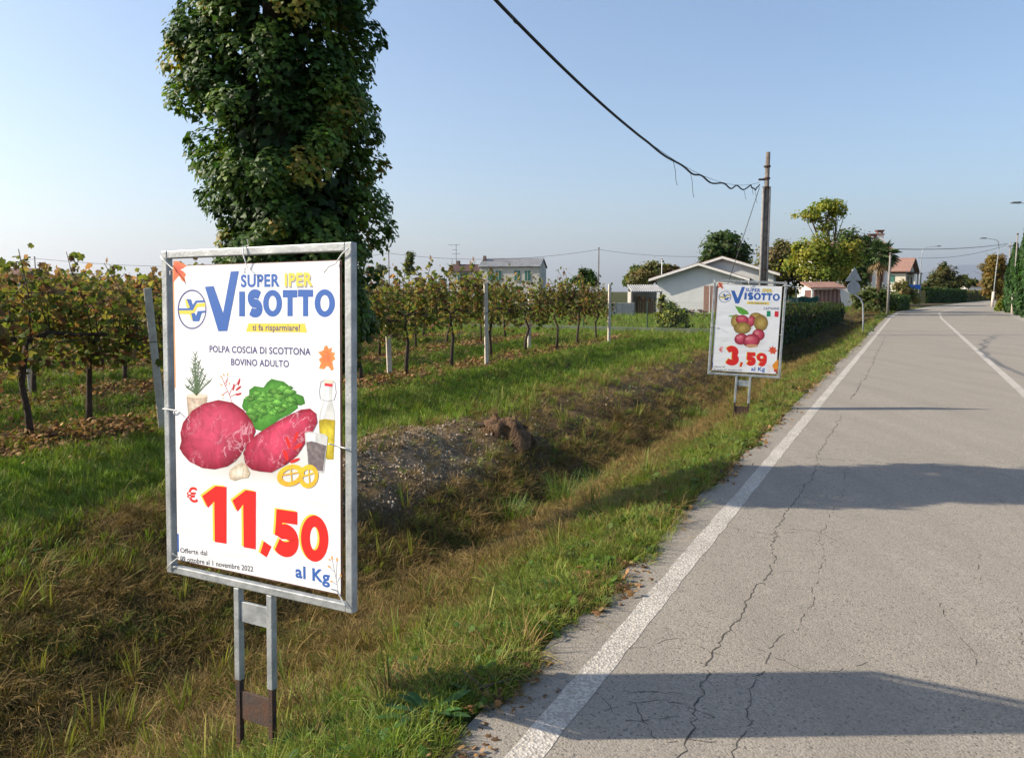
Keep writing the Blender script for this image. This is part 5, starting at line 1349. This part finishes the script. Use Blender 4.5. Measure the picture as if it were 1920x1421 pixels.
# white house behind the trees
D5 = 84; k5 = D5 / F; h5 = empty('white_house', base(1590, D5), -.15, 'two storey white house with two chimneys hidden behind trees', 'house')
z5 = lambda py: at(1590, py, D5).z; x5 = lambda px: (px - 1590) * k5
gable(h5, x5(1524), x5(1660), 0, 7, z5(470), z5(452), M['wall_white'], M['roof_red'], .4, 'x')
for a, zt in ((1637, 437), (1650, 430)):
    c = MB().box((x5(a - 6), 1.5, z5(475)), (x5(a + 6), 2.2, z5(zt + 9))).build('chimney', M['white_paint'], h5)
    MB().box((x5(a - 7), 1.4, z5(zt + 9)), (x5(a + 7), 2.3, z5(zt + 6.5))).build('cap', M['roof_red'], c); MB().prism([(x5(a - 5), 1.5, z5(zt + 4)), (x5(a + 5), 1.5, z5(zt + 4)), (x5(a + 7.5), 1.4, z5(zt)), (x5(a - 7.5), 1.4, z5(zt))], (0, .8, 0)).build('cap', M['roof_brown'], c)
    for e in (-4.5, 3.5): MB().box((x5(a + e), 1.6, z5(zt + 6.5)), (x5(a + e + 1.2), 2.1, z5(zt + 4))).build('cap_leg', M['brick'], c)
for a in (1535, 1556, 1620, 1640): window(h5, x5(a), x5(a + 11), z5(530), z5(508), 0, M['wood_brown'], M['white_paint'])
MB().box((x5(1522), -.9, z5(536)), (x5(1565), -.01, z5(533))).build('balcony', M['white_paint'], h5)
# cream house with red roof
D6 = 125; k6 = D6 / F; h6 = empty('cream_house', base(1662, D6), -.62, 'cream two storey house with a red tiled roof beyond the palm', 'house')
z6 = lambda py: at(1662, py, D6).z
gable(h6, -6.2, 3.2, -3.5, 3.5, z6(507), z6(486), M['wall_cream'], M['roof_red'], .7, 'x')
MB().box((-6.2, -3.55, z6(514)), (3.25, -3.48, z6(512))).build('string_course', M['roof_dark'], h6)
MB().box((3.2, -2.9, z6(519) + .4), (4.5, 2.9, z6(519) + .58)).build('porch_roof', M['roof_dark'], h6)
for y in (-2.7, 0, 2.7): MB().box((4.2, y - .12, -.1), (4.4, y + .12, z6(519) + .4)).build('porch_post', M['wall_cream'], h6)
for (y, z) in ((-1.4, z6(528)), (1.3, z6(528)), (0, z6(503))):
    w = MB().box((3.19, y - .45, z - .7), (3.26, y + .45, z + .7)).build('window', M['dark_glass'], h6); MB().box((3.2, y - .55, z - .8), (3.3, y + .55, z - .7)).build('sill', M['white_paint'], w)
for x in (-4.5, -2, .8):
    w = MB().box((x, -3.56, z6(530)), (x + .9, -3.47, z6(517))).build('window', M['shutter'], h6); MB().box((x - .1, -3.62, z6(530) - .1), (x + 1, -3.49, z6(530))).build('sill', M['white_paint'], w)
# far white house
D7 = 175; h7 = empty('far_house', base(1835, D7), -.3, 'low white house far off at the end of the road', 'house')
gable(h7, -2.6, 2.2, 0, 6, at(1835, 536, D7).z, at(1835, 529, D7).z, M['wall_white'], M['roof_brown'], .4, 'x')
for x in (-1.7, .6): window(h7, x, x + .8, .6, 1.7, 0, M['dark_glass'], M['white_paint'])
# board shed
D8 = 47; h8 = empty('board_shed', base(1550, D8), -.1, 'small shed of brown vertical boards with a tiled roof behind the hedge', 'shed')
k8 = D8 / F
for i in range(13):
    MB().box((-.78 + i * .12, -.02 * (i % 2), -.1), (-.665 + i * .12, .04, 1.62)).build('board', M['wood_brown'] if i % 2 else M['wood_pale'], h8)
MB().box((-.78, .06, -.1), (.78, 1.8, 1.6)).build('shed_body', M['wood_brown'], h8)
MB().prism([(-1.0, -.3, 1.66), (-1.0, -.3, 1.76), (-1.0, 2.1, 2.1), (-1.0, 2.1, 2.0)], (2.0, 0, 0)).build('roof', M['roof_red'], h8)
MB().box((-.9, -.2, -.1), (-.8, -.1, 1.66)).build('corner_post', M['white_paint'], h8)

# ================================================================== FENCES AND WALLS
def mesh_fence(a, b, h, label, kerb=True, step=2.4, post_mat='shutter'):
    a = Vector((a.x, a.y, 0)); b = Vector((b.x, b.y, 0)); L = (b - a).length; d = (b - a) / L
    root = empty('wire_fence', a, math.atan2(d.y, d.x), label, 'fence')
    if kerb: MB().box((0, -.08, -.4), (L, .08, .18)).build('concrete_kerb', M['kerb'], root, bevel=.01)
    n = int(L / step)
    for i in range(n + 1): MB().tube([(i * L / n, 0, .181 if kerb else -.1), (i * L / n, 0, h)], .022, 6).build('post', M['fence_green'], root)
    w = MB(); z = .2 if kerb else .1
    while z < h: w.tube([(0, .03, z), (L, .03, z)], .0018, 3, False); z += .1
    x = 0
    while x < L: w.tube([(x, .03, .19 if kerb else .08), (x, .03, h)], .0018, 3, False); x += .1
    w.build('wire_mesh', M['fence_wire'], root)
    return root
M['kerb'] = pmat('mossy_kerb', (.13, .15, .11), (.07, .095, .05), 2.5, .95, .3, 30)
M['fence_green'] = pmat('green_fence_post', (.04, .075, .05), (.03, .055, .04), 10, .6, 0)
M['fence_wire'] = pmat('fence_wire', (.25, .3, .28), None, 10, .5, 0)
mesh_fence(base(700, 36), base(1345, 28.4), 1.15, 'long wire mesh fence on a low concrete kerb behind the vines')
mesh_fence(base(1472, 33), base(1522, 44), 1.2, 'green net fence between the hedge and the board shed', False)
nt_ = empty('green_netting', base(1482, 38), .45, 'dark green windbreak netting hung beside the board shed', 'netting')
mb = MB()
for i in range(12):
    x0 = -.1 + i * .16; x1 = x0 + .16; y0 = .04 * math.sin(i * 1.3); y1 = .04 * math.sin(i * 1.3 + 1.3)
    mb.prism([(x0, y0, .1), (x1, y1, .1), (x1, y1, 1.25 - .04 * math.sin(i)), (x0, y0, 1.25 - .04 * math.sin(i - 1))], (0, .01, 0))
mb.build('net_sheet', pmat('green_net', (.025, .085, .06), (.018, .06, .045), 30, .85, .3), nt_)
for x in (-.12, .9, 1.84): MB().tube([(x, -.02, -.1), (x, -.02, 1.35)], .025, 6).build('post', M['fence_green'], nt_)
lw = empty('low_wall', base(1640, 59), .7, 'low grey concrete wall at the verge behind the warning sign', 'wall')
MB().box((-.9, -.12, -.3), (1.0, .12, .32)).build('wall', M['concrete'], lw, bevel=.02)
MB().box((-.95, -.16, .322), (1.05, .16, .38)).build('coping', M['concrete'], lw, bevel=.01)

# ================================================================== STREET FURNITURE
def warning_sign():
    p = on_ground(base(1622, 30.6)); root = empty('traffic_sign', p, .0, 'triangular and round traffic signs seen from behind on a bent pole', 'traffic sign')
    k = 30.6 / F; X = lambda px: (px - 1622) * k; Z = lambda py: at(1622, py, 30.6).z - p.z
    MB().tube([(0, 0, -.3), (X(1621), 0, Z(600)), (X(1619), 0, Z(570)), (X(1614), 0, Z(560)), (X(1603), 0, Z(552)), (X(1600), 0, Z(545)), (X(1597), 0, Z(505))], .03, 8).build('pole', M['galv'], root, True)
    Mr = Matrix.Rotation(.18, 4, 'Z')
    def plate(pts, name):
        o = MB().prism([(x, -.075, z) for x, z in pts], (0, .012, 0)).build(name, M['plate_grey'], root, bevel=.003); return o
    cx = X(1598)
    plate([(cx - .32, Z(528)), (cx + .31, Z(526.5)), (cx + .03, Z(501))], 'triangle_plate')
    plate([(cx + .02 + .25 * math.cos(a), Z(539.5) - .0 + .25 * math.sin(a)) for a in [i * math.pi / 14 for i in range(28)]], 'round_plate')
    for z in (520, 538): MB().box((cx - .12, -.062, Z(z) - .03), (cx + .14, -.04, Z(z) + .03)).build('bracket', M['galv'], root)
M['plate_grey'] = pmat('sign_back', (.34, .355, .36), (.27, .285, .29), 6, .55, .05, metal=.2)
warning_sign()
def plain_pole(px, d, top, label, r=.07, mat='pole_grey', cross=False, group='far poles'):
    p = base(px, d, -.05); root = empty('utility_pole', p, 0, label, 'pole', group); H = at(px, top, d).z + .05
    MB().tube([(0, 0, -.2), (0, 0, H)], [r, r * .75], 8).build('pole', M[mat], root, True)
    if cross:
        MB().box((-.4, -.04, H - .5), (.4, .04, H - .42)).build('crossarm', M['wood_grey'], root)
        for x in (-.35, 0, .35): MB().tube([(x, 0, H - .42), (x, 0, H - .25)], .04, 6).build('insulator', M['white_paint'], root)
    else: MB().tube([(0, 0, H - .12), (0, 0, H - .04)], r * 1.15, 8).build('collar', M['rust'], root)
    return root
plain_pole(1666, 54, 474, 'grey pole at the left verge in front of the palm', .085)
plain_pole(730, 78, 471, 'thin far pole above the vines near the poplar', .06, 'wood_grey')
plain_pole(1122, 78, 464, 'thin far pole between the farmhouse and the grey house', .07, 'wood_grey')
plain_pole(69, 75, 481, 'thin far pole above the vines at the left edge', .06, 'wood_grey')
plain_pole(1240, 62, 484, 'thin pale pole behind the lean-to shed', .04, 'white_paint')
plain_pole(1889, 100, 455, 'far pole with a crossarm right of the lamp post', .1, 'pole_grey', True)
pp = plain_pole(1901, 57, 437, 'slim pole in front of the cypress trees with a pale lower end', .06, 'pole_grey')
MB().tube([(0, 0, -.1), (0, 0, 1.4)], .11, 10).build('pale_sleeve', M['concrete_post'], pp, True)
def street_lamp(px, d, top, arm_px, label, lean=0.0, sleeve=True, r=.06):
    p = base(px, d, -.05); root = empty('street_lamp', p, 0, label, 'street lamp', 'street lamps'); H = at(px, top, d).z; k = d / F; ax = arm_px * k; e = 1 if ax > 0 else -1
    pts = [(0, 0, -.2), (lean * .5, 0, H * .5), (lean, 0, H * .86), (lean + .04 * ax, 0, H * .94), (lean + .16 * ax, 0, H * .975), (lean + .6 * ax, 0, H * .995), (lean + .8 * ax, 0, H * 1.0)]
    MB().tube(pts, [r, r * .8, r * .6, r * .6, r * .5, r * .45, r * .45], 8).build('pole', M['galv'], root, True)
    x0 = lean + .76 * ax
    MB().prism([(x0, -.12, H + .05), (x0 + .1 * e, -.16, H + .07), (x0 + .55 * e, -.09, H + .05), (x0 + .6 * e, -.03, H + .01), (x0 + .5 * e, -.05, H - .03), (x0 + .02 * e, -.09, H - .05)], (0, .24, 0)).build('lamp_head', M['plate_grey'], root, bevel=.01)
    if sleeve: MB().tube([(0, 0, -.1), (lean * .15, 0, 1.55)], .13, 10).build('pale_sleeve', M['concrete_post'], root, True)
street_lamp(1862, 79, 446, -33, 'street lamp with an arm over the road at the right of the bend', .3)
street_lamp(1942, 52, 379, -56, 'nearest street lamp whose arm enters from the right edge', .1)
street_lamp(1722, 92, 461, 34, 'distant street lamp left of the bend by the blue sign', .15, False)
bs = empty('road_sign', base(1716, 90, -.05), 0, 'small blue direction sign on two posts by the far lamp', 'road sign')
kb = 90 / F
for x in (-.05, .6): MB().tube([(x, 0, -.1), (x, 0, at(0, 535, 90).z)], .035, 6).build('post', M['pole_grey'], bs)
MB().box((-.85, -.06, at(0, 541.5, 90).z), (.55, -.036, at(0, 533, 90).z)).build('blue_panel', pmat('blue_sign_panel', (.03, .16, .55), (.04, .2, .6), 3, .4, 0), bs, bevel=.02)
for px, d in ((1790, 118), (1799, 121)):
    g = empty('gate_post', base(px, d, -.05), 0, 'white gate post standing at the left end of the far hedge gap' if px == 1790 else 'greyish gate post standing at the right end of the far hedge gap', 'gate post', 'gate posts')
    MB().box((-.25, -.25, -.1), (.25, .25, 1.45)).build('pillar', M['white_paint'] if px == 1790 else M['concrete'], g, bevel=.03); MB().box((-.32, -.32, 1.452), (.32, .32, 1.58)).build('cap', M['white_paint'], g, bevel=.03)
def wires(a, b, dip, label, r=.016):
    a = Vector(a); b = Vector(b); root = empty('overhead_wire', a, 0, label, 'wire', 'far overhead wires')
    MB().tube([p - a for p in sag(a, b, dip, 16)], r, 5).build('strand', M['wire'], root)
wires(at(1122, 468, 78), at(730, 475, 78), .75, 'overhead wire crossing above the farmhouse between two far poles')
wires(at(1122, 468, 78), at(1440, 474, 70), .5, 'overhead wire from the far pole to the trees right of the grey house')
wires(at(730, 475, 78), at(69, 485, 75), 1.0, 'overhead wire behind the ivy column above the vines')
wires(at(69, 485, 75), at(-300, 500, 75), .6, 'overhead wire at the far left edge above the vines')
wires(at(1668, 467, 60), at(1889, 457, 100), .25, 'upper overhead wire across the road at the bend', .03)
wires(at(1722, 484, 92), at(1889, 459, 100), .5, 'lower overhead wire across the road at the bend', .022)

# ================================================================== SMALL THINGS ON THE VERGE
M['clod'] = pmat('earthy_rotten_wood', (.20, .12, .065), (.07, .042, .025), 13, .95, 1.0, 45, bdist=.03)
def stump():
    p = on_ground(st(7.75, 3.95), .0); rng = np.random.RandomState(3)
    root = empty('tree_stump', p, .5, 'dark weathered tree stump on the ditch bank beside the gravel', 'stump')
    mb = MB(); n = 28
    for j, (z, r) in enumerate(((-.16, .34), (-.03, .26), (.03, .22), (.08, .18), (.11, .12), (.07, .03))):
        for i in range(n):
            a = 6.283 * i / n; q = r * (1 + .2 * math.sin(a * 4 + j * .2) + .16 * rng.normal()); mb.v.append(Vector((q * math.cos(a), q * math.sin(a), z + .028 * rng.normal())))
    for j in range(5):
        for i in range(n): mb.f.append([j * n + i, j * n + (i + 1) % n, (j + 1) * n + (i + 1) % n, (j + 1) * n + i])
    mb.build('stump_wood', M['clod'], root, True)
    for a in (2.4,): MB().tube([(.1 * math.cos(a), .1 * math.sin(a), .06), (.28 * math.cos(a), .28 * math.sin(a), .03), (.5 * math.cos(a + .1), .5 * math.sin(a + .1), -.06)], [.05, .035, .012], 7).build('root', M['bark'], root, True)
stump()
def tussock(px, py, d, h, label, seed):
    rng = np.random.RandomState(seed); p = on_ground(base(px, d))
    V, T, K = blades(rng, 240, h, .18, .9, .0024, (.09, .18, .02), (.17, .25, .04))
    o = bpy.data.objects.new('grass_tussock', big_mesh('grass_tussock', V, T, K, M['leaf'])); o.location = p; link(o); tag(o, label, 'grass', 'grass tussocks in the ditch')
for i, (px, d, h, l) in enumerate(((1065, 7.6, .34, 'bright green grass tussock in the ditch, largest right of the stump'), (1128, 8.2, .26, 'bright green grass tussock just right of the largest one'), (955, 7.0, .24, 'green grass tussock below the stump on the ditch side'), (1310, 13.0, .3, 'green grass tussock in the ditch left of the chestnut poster'), (1280, 12.0, .24, 'smaller green grass tussock in the ditch before the chestnut poster'))):
    tussock(px, 0, d, h, l, i)
def broad_plant(s, t, sc, label, seed):
    rng = np.random.RandomState(seed); n = 26; p = st(s, t, float(height(s, t)))
    a = rng.uniform(0, 6.283, n); L = []
    V = []; T = []; K = []
    for i in range(n):
        el = rng.uniform(.25, 1.1); ln = sc * rng.uniform(.6, 1.1); d = np.array([math.cos(a[i]), math.sin(a[i]), 0]); sd = np.array([-d[1], d[0], 0]); c = np.array([.055, .13, .03]) * rng.uniform(.7, 1.5); o = len(V)
        for k, w in ((0, .02), (.3, .07), (.6, .1), (.85, .06), (1, .004)):
            q = d * ln * k * math.cos(el) + np.array([0, 0, ln * (k * math.sin(el) - .55 * k * k * math.sin(el))]); V += [q - sd * w * ln, q + sd * w * ln]; K += [c, c]
        for k in range(4): T += [[o + 2 * k, o + 2 * k + 1, o + 2 * k + 3], [o + 2 * k, o + 2 * k + 3, o + 2 * k + 2]]
    o = bpy.data.objects.new('dock_plant', big_mesh('dock_plant', np.array(V), np.array(T), np.array(K), M['leaf'])); o.location = p; link(o); tag(o, label, 'weed', 'broad leaved plants at the asphalt edge')
for i, (px, py, sc, l) in enumerate(((805, 1345, .2, 'largest broad leaved weed beside the asphalt at the bottom'), (700, 1395, .15, 'broad leaved weed at the bottom edge left of the largest one'), (775, 1235, .14, 'broad leaved weed just above the large shadow on the verge'), (1040, 1090, .12, 'broad leaved weed at the asphalt edge beyond the shadow'))):
    r = at(px, py, 1.0); kk = EYE / (EYE - r.z); s_, t_ = to_st(r.x * kk, kk); broad_plant(s_, t_, sc, l, i)
tw = empty('fallen_twig', at(905, 1312, 1) * 0 + Vector((-.09, 2.86, .02)), .35, 'dry twig lying on the asphalt edge in the shadow', 'twig')
MB().tube([(-.12, -.01, 0), (0, 0, .012), (.13, .03, .01)], [.007, .006, .003], 6).build('stick', M['bark2'], tw, True)
MB().tube([(-.02, 0, .01), (-.08, .08, .05)], [.004, .002], 5).build('side_shoot', M['bark2'], tw, True)

# ================================================================== HAZE
def haze():
    mb = MB().box((-42000, -3000, -1.6), (42000, 38000, 1500))
    m = bpy.data.materials.new('hazy_air'); m.use_nodes = True; nt = m.node_tree; nt.nodes.clear()
    out = nt.nodes.new('ShaderNodeOutputMaterial'); v = nt.nodes.new('ShaderNodeVolumePrincipled')
    v.inputs['Color'].default_value = (.89, .93, 1.0, 1); v.inputs['Density'].default_value = 5e-5; v.inputs['Anisotropy'].default_value = .45
    nt.links.new(v.outputs[0], out.inputs['Volume'])
    o = mb.build('haze', m); tag(o, kind='stuff')
haze()
